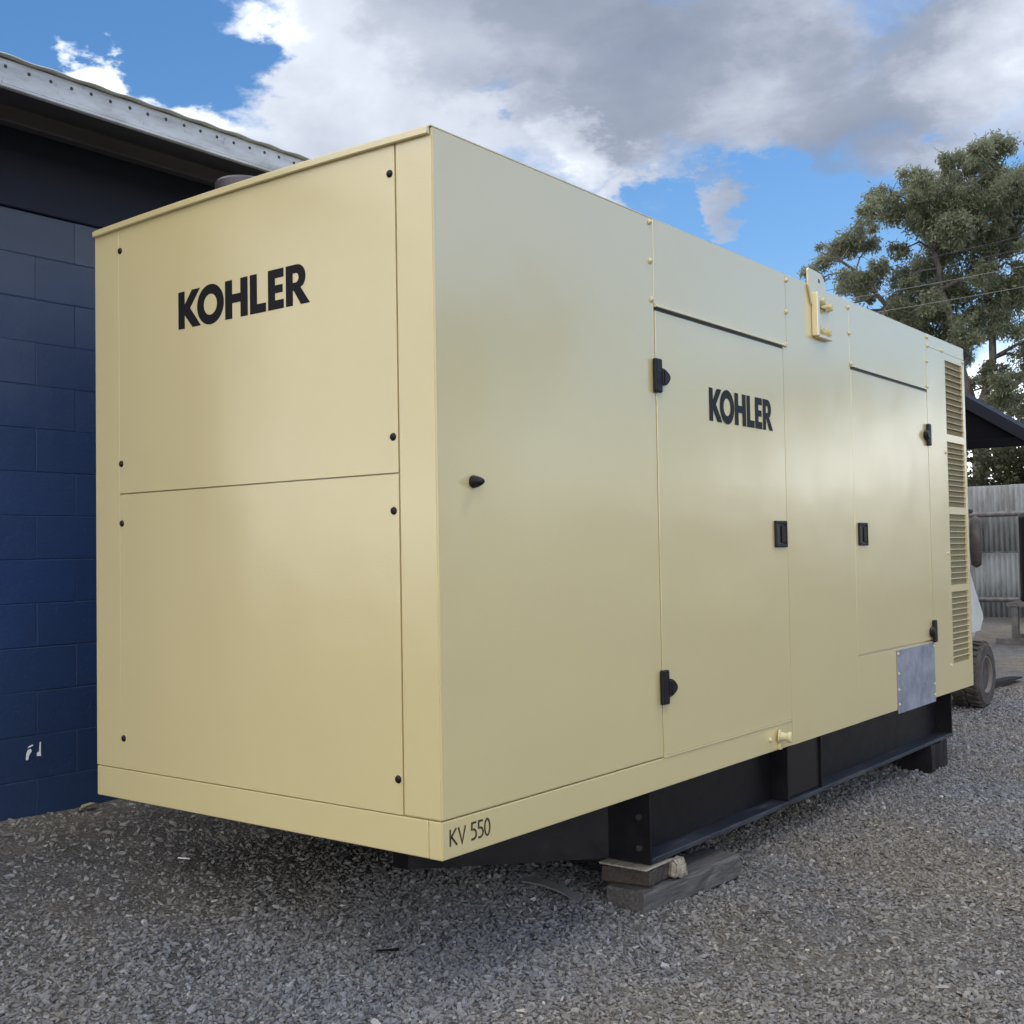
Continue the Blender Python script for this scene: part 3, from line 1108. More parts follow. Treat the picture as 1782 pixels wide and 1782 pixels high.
def word(starts, scale_x, hgt, origin, ux, uz, parent, out_dir):
    """letters standing on a panel: ux runs along the writing, uz up"""
    ux, uz = Vector(ux), Vector(uz)
    nn = ux.cross(uz)
    for ch, s0, wd in starts:
        me = LM[ch]
        o = place('letter', me, Vector(origin) + ux * s0 + nn * 0.0004, parent)
        o.rotation_euler = Matrix((ux, uz, nn)).transposed().to_euler()
        o.scale = (wd / LP[ch][0], hgt, 1)


# widths as measured on the front panel (m from the K)
word([('K', 0.0, 0.113), ('O', 0.1085, 0.150), ('H', 0.2655, 0.1210), ('L', 0.3985, 0.0830), ('E', 0.4922, 0.079), ('R', 0.5820, 0.118)],
     1, 0.136, (-0.0002, 1.240, B + 1.740), (0, -1, 0), (0, 0, 1), gen, (-1, 0, 0))
ks = 0.609 / 0.700
word([(c_, s0 * ks, w_ * ks) for c_, s0, w_ in (('K', 0.0, 0.113), ('O', 0.1085, 0.150), ('H', 0.2655, 0.1210), ('L', 0.3985, 0.0830), ('E', 0.4922, 0.079), ('R', 0.5820, 0.118))],
     1, 0.139, (1.718, -0.0017, B + 1.443), (1, 0, 0), (0, 0, 1), door1, (0, -1, 0))


def stroke(bm, pts, wd, ox, sx, z0, sz, closed=False):
    """thin vinyl stroke along a polyline given in glyph units"""
    P = [Vector((ox + px_ * sx, 0, z0 + pz_ * sz)) for px_, pz_ in pts]
    n = len(P)
    L_, R2 = [], []
    for i, p in enumerate(P):
        if closed:
            t = (P[(i + 1) % n] - P[i - 1]).normalized()
        else:
            t = (P[min(i + 1, n - 1)] - P[max(i - 1, 0)]).normalized()
        nrm = Vector((-t.z, 0, t.x))
        kx = 1.0
        if 0 < i < n - 1 or closed:
            t1 = (P[i] - P[i - 1]).normalized()
            kx = 1 / max(0.5, abs(t1.dot(t)))
        L_.append(bm.verts.new(p + nrm * wd * kx / 2 + Vector((0, -0.0014, 0))))
        R2.append(bm.verts.new(p - nrm * wd * kx / 2 + Vector((0, -0.0014, 0))))
    m = n if closed else n - 1
    for i in range(m):
        j = (i + 1) % n
        f = bm.faces.new((L_[i], R2[i], R2[j], L_[j]))
        if f.normal.y > 0:
            f.normal_flip()


GL = {'K': ([[(0, 0), (0, 1)], [(.62, 1), (.04, .48)], [(.12, .56), (.68, 0)]], .70),
      'V': ([[(0, 1), (.36, 0.02), (.72, 1)]], .72),
      '5': ([[(.54, 1), (.10, 1), (.07, .58), (.28, .60), (.46, .52), (.55, .34), (.50, .14), (.32, .02), (.02, .03)]], .58),
      '0': ([[(.29 + .27 * math.cos(2 * math.pi * i / 18), .5 + .5 * math.sin(2 * math.pi * i / 18)) for i in range(18)]], .58)}
x = 0.036
for ch in 'KV 550':
    if ch == ' ':
        x += 0.020
        continue
    bm = bmesh.new()
    strokes, adv = GL[ch]
    for st in strokes:
        stroke(bm, st, 0.0062, x, 0.045, B + 0.036, 0.050, ch == '0')
    r = bmesh.ops.extrude_face_region(bm, geom=bm.faces[:])
    bmesh.ops.translate(bm, verts=[v for v in r['geom'] if isinstance(v, bmesh.types.BMVert)], vec=(0, 0.0012, 0))
    bmesh.ops.recalc_face_normals(bm, faces=bm.faces[:])
    finish('letter', bm, M_BROWNINK, sill)
    x += adv * 0.045 + 0.0065

# ---- skid
SK0, SK1 = 0.18, B


def ibeam(ya, yb, outer):
    """rolled steel beam along the machine; outer = +1 if its open side looks to +y"""
    bm = bmesh.new()
    x0, x1 = 1.36, 5.10
    yw = (ya + yb) / 2
    box(bm, x0, x1, ya, yb, SK1 - 0.020, SK1 + 0.002, 0.002)
    box(bm, x0, x1, yw - 0.008, yw + 0.008, SK0 + 0.021, SK1 - 0.019)
    o = finish('skid_beam', bm, M_SKID, gen)
    boxobj('lower_flange', x0, x1, ya, yb, SK0, SK0 + 0.0205, M_FLANGE, o, 0.003)
    boxobj('end_plate', 1.345, 1.3595, ya, yb, SK0, SK1 + 0.002, M_SKID, o, 0.002)
    boxobj('end_plate', 5.1005, 5.115, ya, yb, SK0, SK1 + 0.002, M_SKID, o, 0.002)
    for xs_ in (2.62, 3.02):
        boxobj('stiffener', xs_, xs_ + 0.016, ya + 0.004, yw - 0.0085, SK0 + 0.0225, SK1 - 0.0205, M_SKID, o, 0.001)
    return o


b1_ = ibeam(0.100, 0.300, -1)
b2_ = ibeam(1.470, 1.670, 1)
boxobj('fork_pocket', 2.637, 3.019, 0.115, 0.190, SK0 + 0.03, SK1 - 0.03, M_BLACKIN, b1_, 0.002)
for xs_ in (1.40, 3.1, 4.9):
    boxobj('cross_member', xs_, xs_ + 0.08, 0.302, 1.468, SK0 + 0.03, SK1 - 0.002, M_SKID, gen, 0.003)
bm = bmesh.new()
prism(bm, [(1.3445, 0.296, SK0), (0.76, 0.845, SK0), (0.76, 0.925, SK0), (1.3445, 1.474, SK0)], (0, 0, SK1 - SK0))
finish('skid_nose', bm, M_SKID, gen)
bm = bmesh.new()
lathe(bm, [(0, 0.012), (0.012, 0.011), (0.014, 0.0)], (0, 0, 0), (-1, 0, 0), 10)
sb = bpy.data.meshes.new('skid_bolt')
bm.to_mesh(sb)
bm.free()
sb.materials.append(mat_('worn_bolt_head', (0.08, 0.075, 0.08), 0.4, metal=0.6))
for z in (0.24, 0.36):
    place('skid_bolt', sb, (1.345, 0.15, z), gen)


# ------------------------------------------------------------------ timber packing under the skid
def rough_timber(name, cx, cy, z0, lx, ly, lz, rz, mat, seed, bev=0.006, wob=0.004):
    r = random.Random(seed)
    bm = bmesh.new()
    box(bm, -lx / 2, lx / 2, -ly / 2, ly / 2, 0, lz)
    bmesh.ops.subdivide_edges(bm, edges=[e for e in bm.edges if abs(e.verts[0].co.x - e.verts[1].co.x) > lx * 0.5], cuts=6, use_grid_fill=True)
    es = [e for e in bm.edges if e.calc_face_angle(0) > 0.5]
    bmesh.ops.bevel(bm, geom=es, offset=bev, segments=1, affect='EDGES')
    for v in bm.verts:
        v.co += Vector((r.uniform(-wob, wob), r.uniform(-wob, wob), r.uniform(-wob, wob)))
    me = bpy.data.meshes.new(name)
    bm.to_mesh(me)
    bm.free()
    me.materials.append(mat)
    o = place(name, me, (cx, cy, z0))
    o.rotation_euler = (0, 0, rz)
    return o


o = rough_timber('timber_bearer', 1.625, 0.150, 0.0, 0.735, 0.185, 0.096, R_(-3.5), M_WOOD, 1, 0.008, 0.006)
tag(o, 'thick weathered grey timber lying on gravel under the near skid end', 'timber')
o = rough_timber('timber_packer', 1.405, 0.205, 0.100, 0.20, 0.215, 0.064, R_(6), M_DARKWOOD, 2, 0.007, 0.005)
tag(o, 'dark brown timber packer stacked on the long bearer under the skid', 'timber')
o = rough_timber('timber_chock', 1.525, 0.092, 0.098, 0.075, 0.062, 0.070, R_(-14), M_PALEWOOD, 3, 0.014, 0.006)
tag(o, 'small pale rounded timber chock beside the dark packer on the bearer', 'timber')
bm = bmesh.new()
box(bm, 1.292, 1.490, 0.090, 0.310, 0.1665, 0.1745, 0.002)
o = finish('plywood_shim', bm, M_PALEWOOD)
tag(o, 'thin pale plywood shim between the dark packer and the skid beam', 'shim')
o = rough_timber('timber_bearer', 4.86, 0.20, 0.005, 0.36, 0.19, 0.172, R_(2), M_SKID, 4)
tag(o, 'blackened timber bearer under the far end of the skid', 'timber')
for x in (1.6, 4.8):
    o = rough_timber('timber_packer', x, 1.57, 0.06, 0.5, 0.2, 0.118, 0, M_WOOD, 5)
    tag(o, 'timber packer under the wall side skid beam at its ' + ('near end' if x < 3 else 'far end'), 'timber')

# odd bits on the gravel
pts = [(1.215, 0.62), (1.212, 0.52), (1.197, 0.42), (1.172, 0.32)]
V, F = [], []
for i, (px_, py_) in enumerate(pts):
    for sx_, sz_ in ((-.028, 0), (.028, 0.004)):
        zz_ = float(gz(px_, py_)) + 0.016 + 0.012 * math.sin(i * 1.0)
        V.append((px_ + sx_, py_ + sx_ * .2, zz_ + sz_))
        V.append((px_ + sx_, py_ + sx_ * .2, zz_ + sz_ + 0.006))
for i in range(len(pts) - 1):
    a_, b_ = 4 * i, 4 * i + 4
    F += [(a_, a_ + 2, b_ + 2, b_), (a_ + 1, b_ + 1, b_ + 3, a_ + 3), (a_, b_, b_ + 1, a_ + 1), (a_ + 2, a_ + 3, b_ + 3, b_ + 2)]
F += [(0, 1, 3, 2), (4 * len(pts) - 4, 4 * len(pts) - 2, 4 * len(pts) - 1, 4 * len(pts) - 3)]
o = pymesh('plastic_strip', V, F, mat_('grey_plastic', (0.19, 0.19, 0.18), 0.6))
tag(o, 'curved pale strip lying in the shade under the generator front', 'offcut')


def on_ground(px_, py_, up): return Vector((px_, py_, float(gz(px_, py_)) + up))


bm = bmesh.new()
tube(bm, [on_ground(0.352, 1.744, .016), on_ground(0.381, 1.706, .016)], 0.0032, 6)
o = finish('white_peg', bm, M_CHIP)
tag(o, 'short thin white peg lying on dark gravel left of the front', 'litter')
bm = bmesh.new()
tube(bm, [on_ground(0.27, 0.545, .012), on_ground(0.30, 0.520, .014), on_ground(0.335, 0.498, .013)], [0.003, 0.004, 0.006], 6)
o = finish('twig', bm, M_SKID)
tag(o, 'short dark twig on gravel in front of the generator', 'twig')
bm = bmesh.new()
tube(bm, [on_ground(1.32, -0.32, .014) + Vector((0.011 * math.cos(t), 0.011 * math.sin(t), 0)) for t in [0.6 + i * 0.42 for i in range(11)]], 0.0025, 6)
o = finish('wire_curl', bm, M_BLACK)
tag(o, 'tiny black curl of wire on the gravel right of the timbers', 'litter')
o = boxobj('black_bar', 0.80, 3.3, 2.52, 2.64, 0.20, 0.335, M_SKID, None, 0.004)  # plain black bar placed along the dark wall foot
tag(o, 'black bar lying along the foot of the blue wall', 'offcut')

c_ = on_ground(0.50, 2.62, 0.018)
V = [c_ + Vector(v) for v in ((-.055, -.01, 0), (-.02, -.026, .012), (.03, -.022, .016), (.065, .004, .004), (.025, .024, .014), (-.02, .022, .010), (0, 0, .002))]
o = pymesh('dry_leaf', V, [(0, 1, 6), (1, 2, 6), (2, 3, 6), (3, 4, 6), (4, 5, 6), (5, 0, 6)], mat_('dry_leaf', (0.33, 0.28, 0.17), 0.8))
tag(o, 'dry tan leaf on the ground at the foot of the blue wall', 'leaf')

# ------------------------------------------------------------------ forklift half hidden behind the machine
fl = thing('forklift', 'white forklift mostly hidden behind the far end of the generator', 'forklift', (7.2, 1.35, 0))


def wheel(cx, cy, r, wd, sgn):
    bm = bmesh.new()
    cz = r + 0.0
    lathe(bm, [(r * 0.58, wd * 0.5 - 0.03), (r * 0.62, wd * 0.5), (r * 0.90, wd * 0.5), (r * 0.985, wd * 0.42), (r * 0.985, -wd * 0.42), (r * 0.90, -wd * 0.5), (r * 0.62, -wd * 0.5),
               (r * 0.58, -wd * 0.5 + 0.03)], (cx, cy, cz), (0, -sgn, 0), 48)
    t_ = finish('tyre', bm, M_TYRE, fl, False)
    for q in range(26):
        for s2 in (-1, 1):
            a_ = 2 * math.pi * (q + (0.25 * s2)) / 26
            M = Matrix.Translation((cx + r * math.cos(a_), cy + s2 * wd * 0.23, cz + r * math.sin(a_))) @ Matrix.Rotation(-a_, 4, 'Y') @ Matrix.Rotation(0.35 * s2, 4, 'X')
            if q == 0 and s2 == -1:
                bm = bmesh.new()
                box(bm, -0.016, 0.010, -wd * 0.21, wd * 0.21, -0.022, 0.022, 0.004)
                lugm = bpy.data.meshes.new('tread_lug')
                bm.to_mesh(lugm)
                bm.free()
                lugm.materials.append(M_TYRE)
            lo_ = place('tread_lug', lugm, M.to_translation(), t_)
            lo_.rotation_euler = M.to_euler()
    bm = bmesh.new()
    lathe(bm, [(r * 0.60, wd * 0.44), (r * 0.57, wd * 0.50), (r * 0.52, wd * 0.46), (r * 0.47, wd * 0.30)], (cx, cy, cz),
          (0, -sgn, 0), 32)
    bmesh.ops.delete(bm, geom=[f for f in bm.faces if len(f.verts) > 4], context='FACES_ONLY')
    finish('rim', bm, M_RIM, t_, True)
    bm = bmesh.new()
    lathe(bm, [(r * 0.475, wd * 0.32), (r * 0.45, -wd * 0.02), (r * 0.26, -wd * 0.12), (r * 0.22, wd * 0.10), (0.0, wd * 0.12)], (cx, cy, cz), (0, -sgn, 0), 32)
    bmesh.ops.delete(bm, geom=[f for f in bm.faces if len(f.verts) > 4], context='FACES_ONLY')
    finish('hub', bm, M_HUB, t_, True)


wheel(7.98, 0.80, 0.282, 0.25, 1)
wheel(7.98, 1.95, 0.282, 0.25, -1)
wheel(6.55, 0.93, 0.24, 0.18, 1)
wheel(6.55, 1.88, 0.24, 0.18, -1)
bm = bmesh.new()
prof = [(6.15, .42), (6.15, .95), (6.35, 1.12), (7.0, 1.12), (7.05, 0.55), (7.45, 0.52), (7.55, 1.15), (7.72, 1.22), (7.86, 1.05), (8.02, 0.86), (8.05, 0.74), (7.98, 0.665), (7.6, 0.63), (7.5, .30), (6.95, .28),
        (6.85, .50), (6.3, .50)]
prism(bm, [(x, 0.93, z) for x, z in prof], (0, 0.95, 0))
bmesh.ops.bevel(bm, geom=[e for e in bm.edges if abs(e.verts[0].co.y - e.verts[1].co.y) < 1e-4], offset=0.03, segments=2, affect='EDGES')
finish('body', bm, M_FLWHITE, fl)
bm = bmesh.new()   # white guard over the front wheel
prism(bm, [(7.50, 0.735, 0.60), (7.45, 0.735, 1.02), (7.62, 0.735, 1.28), (7.74, 0.735, 1.30), (7.98, 0.735, 1.02), (8.16, 0.735, 0.83), (8.17, 0.735, 0.74), (8.03, 0.735, 0.615)], (0, 0.195, 0))
bmesh.ops.bevel(bm, geom=[e for e in bm.edges if all(v.co.y < 0.74 for v in e.verts)], offset=0.05, segments=3, affect='EDGES')
finish('wheel_guard', bm, M_FLWHITE, fl)
bm = bmesh.new()
box(bm, 6.5, 7.0, 1.15, 1.65, 1.12, 1.24, 0.04, 3)
box(bm, 6.42, 6.54, 1.15, 1.65, 1.20, 1.62, 0.04, 3)
finish('seat', bm, M_BLACK, fl)
bm = bmesh.new()
cen = Vector((7.62, 1.02, 1.52))
ax1, ax2 = Vector((0.35, 0.0, 0.94)), Vector((0.0, 1, 0))
ring = [cen + (ax1 * math.cos(t) + ax2 * math.sin(t)) * 0.19 for t in [2 * math.pi * i / 24 for i in range(25)]]
tube(bm, ring, 0.02, 8)
tube(bm, [cen, cen + Vector((0.14, 0.0, -0.40))], 0.025, 8)
tube(bm, [ring[0], cen, ring[12]], 0.012, 6)
finish('steering_wheel', bm, M_BLACK, fl)
bm = bmesh.new()
lathe(bm, [(0.0, 0.0), (0.20, 0.01), (0.225, 0.05), (0.20, 0.09), (0, 0.10)], (7.70, 0.71, 1.44), (0.25, -1, 0), 24)
finish('rubber_shroud', bm, M_TYRE, fl, True)
bm = bmesh.new()
for x in (6.45, 7.55):
    for y in (1.02, 1.80):
        tube(bm, [(x, y, 1.05), (x, y, 2.12)], 0.03, 8)
for y in (1.02, 1.2, 1.4, 1.6, 1.80):
    tube(bm, [(6.45, y, 2.12), (7.55, y, 2.12)], 0.022, 8)
for x in (6.45, 7.55):
    tube(bm, [(x, 1.0, 2.12), (x, 1.82, 2.12)], 0.028, 8)
finish('overhead_guard', bm, M_BLACK, fl)
boxobj('grab_handle', 7.66, 7.86, 0.72, 0.80, 1.685, 1.725, M_BLACK, fl, 0.01)
for y in (1.22, 1.62):
    bm = bmesh.new()
    box(bm, 8.14, 8.24, y, y + 0.07, 0.05, 2.0, 0.005)
    finish('mast_rail', bm, M_SKID, fl)
for y in (0.95, 1.70):
    bm = bmesh.new()
    prism(bm, [(8.20, y, 0.60), (8.20, y, 0.06), (10.2, y, 0.03), (10.2, y, 0.045), (8.30, y, 0.115), (8.25, y, 0.60)], (0, 0.12, 0))
    finish('fork_tine', bm, M_SKID, fl)
boxobj('fork_carriage', 8.25, 8.30, 0.96, 1.86, 0.40, 0.58, M_SKID, fl, 0.004)

# ------------------------------------------------------------------ corrugated fence with pipe rails
fen = thing('iron_fence', 'weathered corrugated iron fence behind the forklift with grey pipe rails', 'fence', (20.5, 2, 0))
nsh = 16
for s in range(nsh):
    y0 = -4.0 + 0.762 * s
    n = 60
    V, F = [], []
    top = 2.53 + rnd.uniform(-0.03, 0.03)
    for i in range(n + 1):
        y = y0 + 0.80 * i / n
        x = 20.5 + 0.022 * math.cos(2 * math.pi * (y + 4) / 0.0952) + 0.004 * (s % 2)
        for z in (0.05, 1.28):
            V.append((x, y, z))
        V.append((x, y, 1.281))
        V.append((x - 0.003, y, top))
    for i in range(n):
        a_, b_ = 4 * i, 4 * i + 4
        F += [(a_, a_ + 1, b_ + 1, b_), (a_ + 2, a_ + 3, b_ + 3, b_ + 2)]
    o = pymesh('fence_sheet', V, F, M_CORR, fen, True)
    sm = o.modifiers.new('thickness', 'SOLIDIFY')
    sm.thickness = 0.002
for z, r in ((1.99, 0.05), (0.40, 0.05)):
    bm = bmesh.new()
    tube(bm, [(20.15, -4, z), (20.15, 8.2, z)], r, 12)
    finish('rail', bm, M_STEEL, fen)
bm = bmesh.new()
tube(bm, [(20.44, -4, 1.279), (20.44, 8.2, 1.279)], 0.012, 6)
finish('lap_strip', bm, M_STEEL, fen)
for y in (-3.6, -0.4, 5.0, 8.0):
    bm = bmesh.new()
    tube(bm, [(20.30, y, -0.1), (20.30, y, 2.3)], 0.05, 10)
    finish('post', bm, M_STEEL, fen)

# black tank on a grey stand, at the right edge
tk = thing('water_tank', 'black tank on a grey steel stand in front of the iron fence', 'tank', (15.3, 1.6, 0))
bm = bmesh.new()
box(bm, 14.9, 15.9, 0.75, 2.16, 0.60, 1.86, 0.06, 3)
box(bm, 14.88, 14.905, 0.98, 1.92, 0.78, 1.70, 0.01, 1)
finish('tank_shell', bm, M_BLACKIN, tk)
bm = bmesh.new()
lathe(bm, [(0.22, 0), (0.22, 0.05), (0.18, 0.07), (0, 0.07)], (15.4, 1.4, 1.86), (0, 0, 1), 20)
finish('lid', bm, M_BLACK, tk)
boxobj('stand_top', 14.8, 16.0, 0.6, 2.30, 0.535, 0.598, M_STEEL, tk, 0.006)
for x in (14.86, 15.86):
    for y in (0.72, 2.20):
        boxobj('leg', x - 0.045, x + 0.045, y - 0.045, y + 0.045, 0.09, 0.534, M_STEEL, tk, 0.005)
for x in (14.86, 15.86):
    boxobj('foot', x - 0.06, x + 0.06, 0.55, 2.46, 0.0, 0.089, M_STEEL, tk, 0.005)

# ------------------------------------------------------------------ dark open shed
sh = thing('open_shed', 'dark open sided shed roof with sloping barge board behind the generator', 'shed', (15, 4.9, 0))


def slope(y): return 3.48 + 0.676 * (y - 2.53)


ye, yr = 1.55, 4.95
for s in (1, -1):
    def yy(v): return v if s == 1 else 2 * yr - v
    bm = bmesh.new()
    prism(bm, [(13.94, yy(ye), slope(ye)), (13.94, yy(yr), slope(yr)), (13.94, yy(yr), slope(yr) - 0.19), (13.94, yy(ye), slope(ye) - 0.17)], (0.05, 0, 0))
    finish('barge_board', bm, M_SHED, sh)
    bm = bmesh.new()
    prism(bm, [(14.0, yy(ye - 0.05), slope(ye - 0.05) - 0.01), (14.0, yy(yr), slope(yr) - 0.01), (14.0, yy(yr), slope(yr) - 0.06), (14.0, yy(ye - 0.05), slope(ye - 0.05) - 0.06)], (0.9, 0, 0))
    finish('roof_slope', bm, M_SHED, sh)
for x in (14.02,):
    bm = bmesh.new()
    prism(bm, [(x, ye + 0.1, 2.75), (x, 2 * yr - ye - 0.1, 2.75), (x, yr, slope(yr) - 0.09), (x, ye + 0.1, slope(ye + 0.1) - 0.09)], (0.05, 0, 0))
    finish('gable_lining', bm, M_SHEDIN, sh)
for x in (14.1, 14.75):
    for y in (1.46, 8.2):
        boxobj('post', x, x + 0.1, y, y + 0.1, 0, 2.76, M_SHED, sh, 0.004)
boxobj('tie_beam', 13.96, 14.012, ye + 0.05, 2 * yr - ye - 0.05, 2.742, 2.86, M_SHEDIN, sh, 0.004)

# ------------------------------------------------------------------ trees
def leaf_cloud(centers, per, size, mat, name, parent, seed, droop=0.5, loc=(0, 0, 0), aspect=0.34):
    r = np.random.default_rng(seed)
    C, S_ = [], []
    for (cx, cy_, cz, rad) in centers:
        n = int(per * rad * rad)
        # clumps: each cluster is a handful of sprays
        ns = max(6, int(14 * rad * rad + 8))
        u = r.normal(0, 1, (ns, 3))
        u /= np.linalg.norm(u, axis=1, keepdims=True)
        sc = u * (r.uniform(0.25, 1, (ns, 1)) ** 0.6) * rad * 0.85 * np.array([1, 1, 0.85])
        pick = r.integers(0, ns, n)
        p = sc[pick] + r.normal(0, 1, (n, 3)) * rad * 0.17
        C.append(p + np.array([cx, cy_, cz]))
    P = np.concatenate(C)
    n = len(P)
    d = r.normal(0, 1, (n, 3))
    d[:, 2] -= droop * 1.6
    d /= np.linalg.norm(d, axis=1, keepdims=True)
    e_ = np.cross(d, r.normal(0, 1, (n, 3)))
    e_ /= np.linalg.norm(e_, axis=1, keepdims=True)
    ln = size * r.uniform(0.6, 1.4, (n, 1))
    wd = ln * aspect * r.uniform(0.7, 1.2, (n, 1))
    V = np.stack([P, P + d * ln * 0.5 + e_ * wd * 0.5, P + d * ln, P + d * ln * 0.5 - e_ * wd * 0.5], 1).reshape(-1, 3)
    me = bpy.data.meshes.new(name)
    me.vertices.add(4 * n)
    me.vertices.foreach_set('co', V.astype(np.float32).ravel())
    me.loops.add(4 * n)
    me.loops.foreach_set('vertex_index', np.arange(4 * n, dtype=np.int32))
    me.polygons.add(n)
    me.polygons.foreach_set('loop_start', np.arange(0, 4 * n, 4, dtype=np.int32))
    me.update(calc_edges=True)
    t_ = np.repeat(np.clip(r.normal(0.45, 0.24, n), 0, 1), 4)
    at = me.attributes.new('tint', 'FLOAT', 'POINT')
    at.data.foreach_set('value', t_.astype(np.float32))
    me.materials.append(mat)
    return place(name, me, loc, parent)


# big gum behind the shed; local frame: s = to the right, h = up, d = away
TB = Vector((31.1, 7.2, 0))
tr_s = Vector((0.611, -0.7916, 0)).normalized()
tr_d = Vector((0.7916, 0.611, 0))


def tloc(s, h, d): return TB + tr_s * s + tr_d * d + Vector((0, 0, h))


KPX = 0.016
clus_px = [(1437, 430, 20), (1447, 455, 18), (1432, 412, 9), (1466, 418, 40), (1486, 378, 25), (1507, 389, 36), (1549, 355, 42), (1539, 321, 26), (1587, 302, 30), (1612, 309, 27),
           (1646, 285, 30), (1668, 282, 28), (1701, 265, 32), (1728, 256, 34), (1762, 260, 38), (1762, 302, 48), (1713, 307, 46), (1660, 312, 36), (1592, 345, 34), (1629, 375, 52), (1665, 358, 40),
           (1672, 394, 52), (1701, 375, 42), (1629, 410, 40), (1735, 394, 34), (1701, 418, 46), (1612, 446, 42), (1690, 455, 44), (1750, 430, 32), (1640, 490, 56), (1604, 506, 44), (1677, 486, 50),
           (1665, 525, 58), (1617, 543, 48), (1690, 562, 40), (1471, 490, 34), (1488, 508, 30), (1568, 538, 34), (1532, 527, 28), (1520, 454, 16), (1556, 470, 20), (1762, 540, 28), (1750, 600, 24),
           (1728, 503, 30), (1772, 467, 28), (1705, 650, 20), (1730, 660, 16), (1755, 690, 18), (1692, 700, 24), (1775, 655, 16), (1715, 600, 16),
           (1812, 280, 50), (1850, 330, 58), (1865, 420, 58), (1820, 490, 46), (1885, 500, 56), (1840, 570, 46), (1815, 390, 44), (1900, 620, 50), (1800, 700, 26)]
rr = random.Random(21)
for a_ in range(6, len(clus_px)):      # thinner foliage bridging neighbouring clumps
    pa_ = clus_px[a_]
    near = sorted(clus_px[:59], key=lambda q: (q[0] - pa_[0]) ** 2 + (q[1] - pa_[1]) ** 2)[1:4]
    q = near[rr.randrange(3)]
    clus_px.append(((pa_[0] + q[0]) / 2 + rr.uniform(-12, 12), (pa_[1] + q[1]) / 2 + rr.uniform(-12, 12), rr.uniform(16, 27)))
clus_px += [(1522, 442, 24), (1558, 448, 28), (1500, 462, 22), (1690, 345, 40), (1722, 345, 40), (1650, 430, 40), (1735, 450, 36), (1790, 360, 44), (1700, 520, 40), (1700, 590, 38), (1740, 560, 40), (1770, 620, 34), (1722, 640, 28), (1765, 500, 44), (1782, 400, 40), (1765, 680, 28), (1702, 690, 28), (1640, 585, 34), (1782, 330, 44), (1640, 335, 38), (1652, 352, 36), (1598, 375, 30), (1575, 335, 26), (1612, 415, 34), (1575, 420, 24), (1540, 395, 26)]
cl = []
for px_, py_, pr in clus_px:
    s_ = (px_ - 1700) * KPX
    h_ = 1.4 + (942 - py_) * KPX
    d_ = rr.uniform(-2.0, 2.4)
    cl.append((s_, h_, d_, pr * KPX))
tree = thing('gum_tree', 'tall spreading gum tree with grey green crown above the shed', 'tree', TB)
wc = []
for s_, h_, d_, r_ in cl:
    p = tloc(s_, h_, d_)
    wc.append((p.x - TB.x, p.y - TB.y, p.z, r_))
leaf_cloud(wc, 4600, 0.118, M_GUM, 'crown', tree, 5, 0.45, TB)
bm = bmesh.new()
limbs = []


def limb(pts, r0, r1):
    P = []
    for a_, b_ in zip(pts, pts[1:]):
        for i in range(4):
            t = i / 4
            P.append([a_[q] + (b_[q] - a_[q]) * t for q in range(3)])
    P.append(list(pts[-1]))
    W_ = []
    for i, p in enumerate(P):
        j = 0.05 if 0 < i < len(P) - 1 else 0
        W_.append(tloc(p[0] + rr.uniform(-j, j), p[1] + rr.uniform(-j, j), p[2] + rr.uniform(-j, j)))
    n = len(W_)
    rad = [r0 + (r1 - r0) * i / (n - 1) for i in range(n)]
    tube(bm, W_, rad, 8)
    limbs.extend(zip(W_, rad))


limb([(0.05, -0.2, 0), (0.0, 2.5, 0), (0.08, 4.9, 0.1)], 0.27, 0.19)
limb([(0.05, 4.7, 0.1), (-0.35, 6.5, 0.2), (-0.9, 8.6, 0.0), (-1.3, 10.8, -0.3)], 0.15, 0.05)
limb([(0.05, 4.8, 0.1), (0.35, 6.6, -0.3), (0.45, 9.0, 0.2), (0.9, 12.0, 0.3)], 0.14, 0.04)
limb([(0.1, 4.6, 0.1), (1.3, 6.1, 0.3), (2.6, 8.0, 0.6), (3.2, 10.6, 0.4)], 0.12, 0.04)
limb([(-0.3, 6.2, 0.2), (-1.6, 7.4, 0.4), (-3.0, 9.0, 0.2), (-3.9, 9.7, 0.0)], 0.11, 0.03)
limb([(0.9, 5.5, 0.2), (1.9, 5.8, -0.4), (3.0, 6.6, -0.8)], 0.10, 0.04)
limb([(0.4, 4.0, 0.1), (1.0, 4.6, -0.5), (1.4, 5.6, -0.8)], 0.07, 0.03)
main = list(limbs)
for s_, h_, d_, r_ in cl:
    p = tloc(s_, h_, d_)
    best = min(main, key=lambda q: (q[0] - p).length + 0.6 * max(0, q[0].z - p.z))
    q = best[0]
    mid = (q + p) / 2 + Vector((rr.uniform(-.2, .2), rr.uniform(-.2, .2), rr.uniform(-0.05, .3)))
    r0 = min(best[1] * 0.6, 0.06)
    tube(bm, [q, mid, p], [r0, r0 * 0.7, 0.014], 5)
    for t in range(4):
        e_ = p + Vector((rr.uniform(-1, 1), rr.uniform(-1, 1), rr.uniform(-.7, .9))) * r_ * 0.9
        tube(bm, [p, e_], [0.016, 0.006], 4)
finish('trunk', bm, M_BARK, tree)

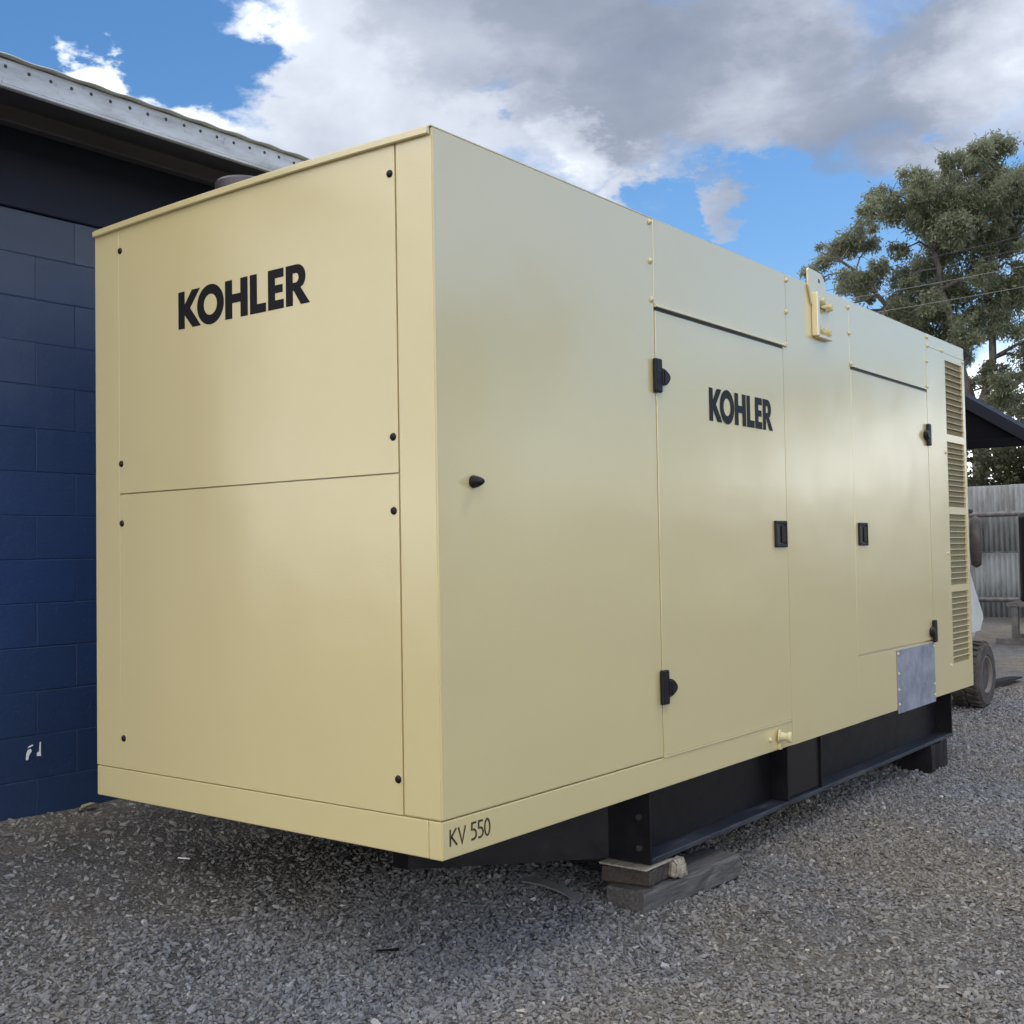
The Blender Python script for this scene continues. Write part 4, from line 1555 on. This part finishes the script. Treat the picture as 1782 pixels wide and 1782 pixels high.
# hedge behind the fence
hd = thing('hedge', 'dull olive hedge showing between the iron fence and the shed roof', 'hedge', (23.5, 3, 0))
hc = []
for i in range(230):
    hc.append((rr.uniform(-1.0, 1.6), rr.uniform(-6, 6), rr.uniform(1.2, 4.0), rr.uniform(0.45, 0.75)))
leaf_cloud(hc, 1300, 0.12, M_HEDGE, 'foliage', hd, 9, 0.1, (23.5, 3, 0), 0.5)
bm = bmesh.new()
for i in range(14):
    y = -5.5 + i * 0.85
    tube(bm, [(23.5 + rr.uniform(-.2, .2), 3 + y, -0.1), (23.5 + rr.uniform(-.4, .4), 3 + y + rr.uniform(-.3, .3), 2.8)], [0.06, 0.02], 6)
finish('stems', bm, M_BARK, hd)

# trees added out of view on both sides, shaped for what the glossy sheet mirrors
tl = []
# (from azimuth, to azimuth, lowest, highest elevation in degrees, clumps): crowns, scrub and the gaps between them
for a0, a1, e0, e1, n in [(-100, 2, 0, 2.2, 110), (-45, -33.5, 8.8, 12.5, 60), (-45, -40, 1, 9, 34), (-31, -26.5, 1, 7.5, 44),
                          (-25, -17, 6.3, 8.2, 18), (-15, 0, 1, 5, 30), (-100, -45, 1, 9, 120), (90, 180, 0, 22, 620)]:
    for i in range(n):
        a_, e_ = R_(rr.uniform(a0, a1)), R_(rr.uniform(e0, e1))
        D = rr.uniform(38, 46)
        tl.append((D * math.cos(a_), D * math.sin(a_), 1.5 + D * math.tan(e_), rr.uniform(0.7, 1.2)))
o = leaf_cloud(tl, 110, 0.5, M_HEDGE, 'added_tree_line', None, 33, 0.1, (0, 0, 0), 0.6)
tag(o, 'added line of dull green trees out of view round the yard', 'trees', kind='stuff')

# ------------------------------------------------------------------ overhead wires and their poles
pa, pb = Vector((27.5, 15.5, 0)), Vector((22.0, -3.2, 0))
for pole_at, lab, ht in ((pa, 'slim timber power pole standing behind the generator', 9.1), (pb, 'slim timber power pole past the right edge of the yard', 9.0)):
    po = thing('power_pole', lab, 'pole', pole_at, 'power poles behind the yard')
    bm = bmesh.new()
    tube(bm, [pole_at + Vector((0, 0, -0.2)), pole_at + Vector((0, 0, ht))], [0.13, 0.10], 12)
    finish('shaft', bm, M_WOOD, po)
wires = [(8.55, 8.25, M_BLUEWIRE, 'topmost dark wire crossing the sky and the gum tree'), (8.10, 7.45, M_WIRE, 'pale wire just beneath the topmost wire in front of the gum tree'),
         (7.65, 7.0, M_WIRE, 'pale lower wire crossing in front of the gum tree'), (8.30, 7.95, M_BLUEWIRE, 'second dark wire from the top before the gum tree')]
for za, zb, m, lab in wires:
    pts = []
    for i in range(25):
        t = i / 24
        pts.append(pa + (pb - pa) * t + Vector((0, 0, za + (zb - za) * t - 1.0 * t * (1 - t))))
    bm = bmesh.new()
    tube(bm, pts, 0.0055, 5)
    o = finish('power_line', bm, m)
    tag(o, lab, 'wire', 'overhead wires')
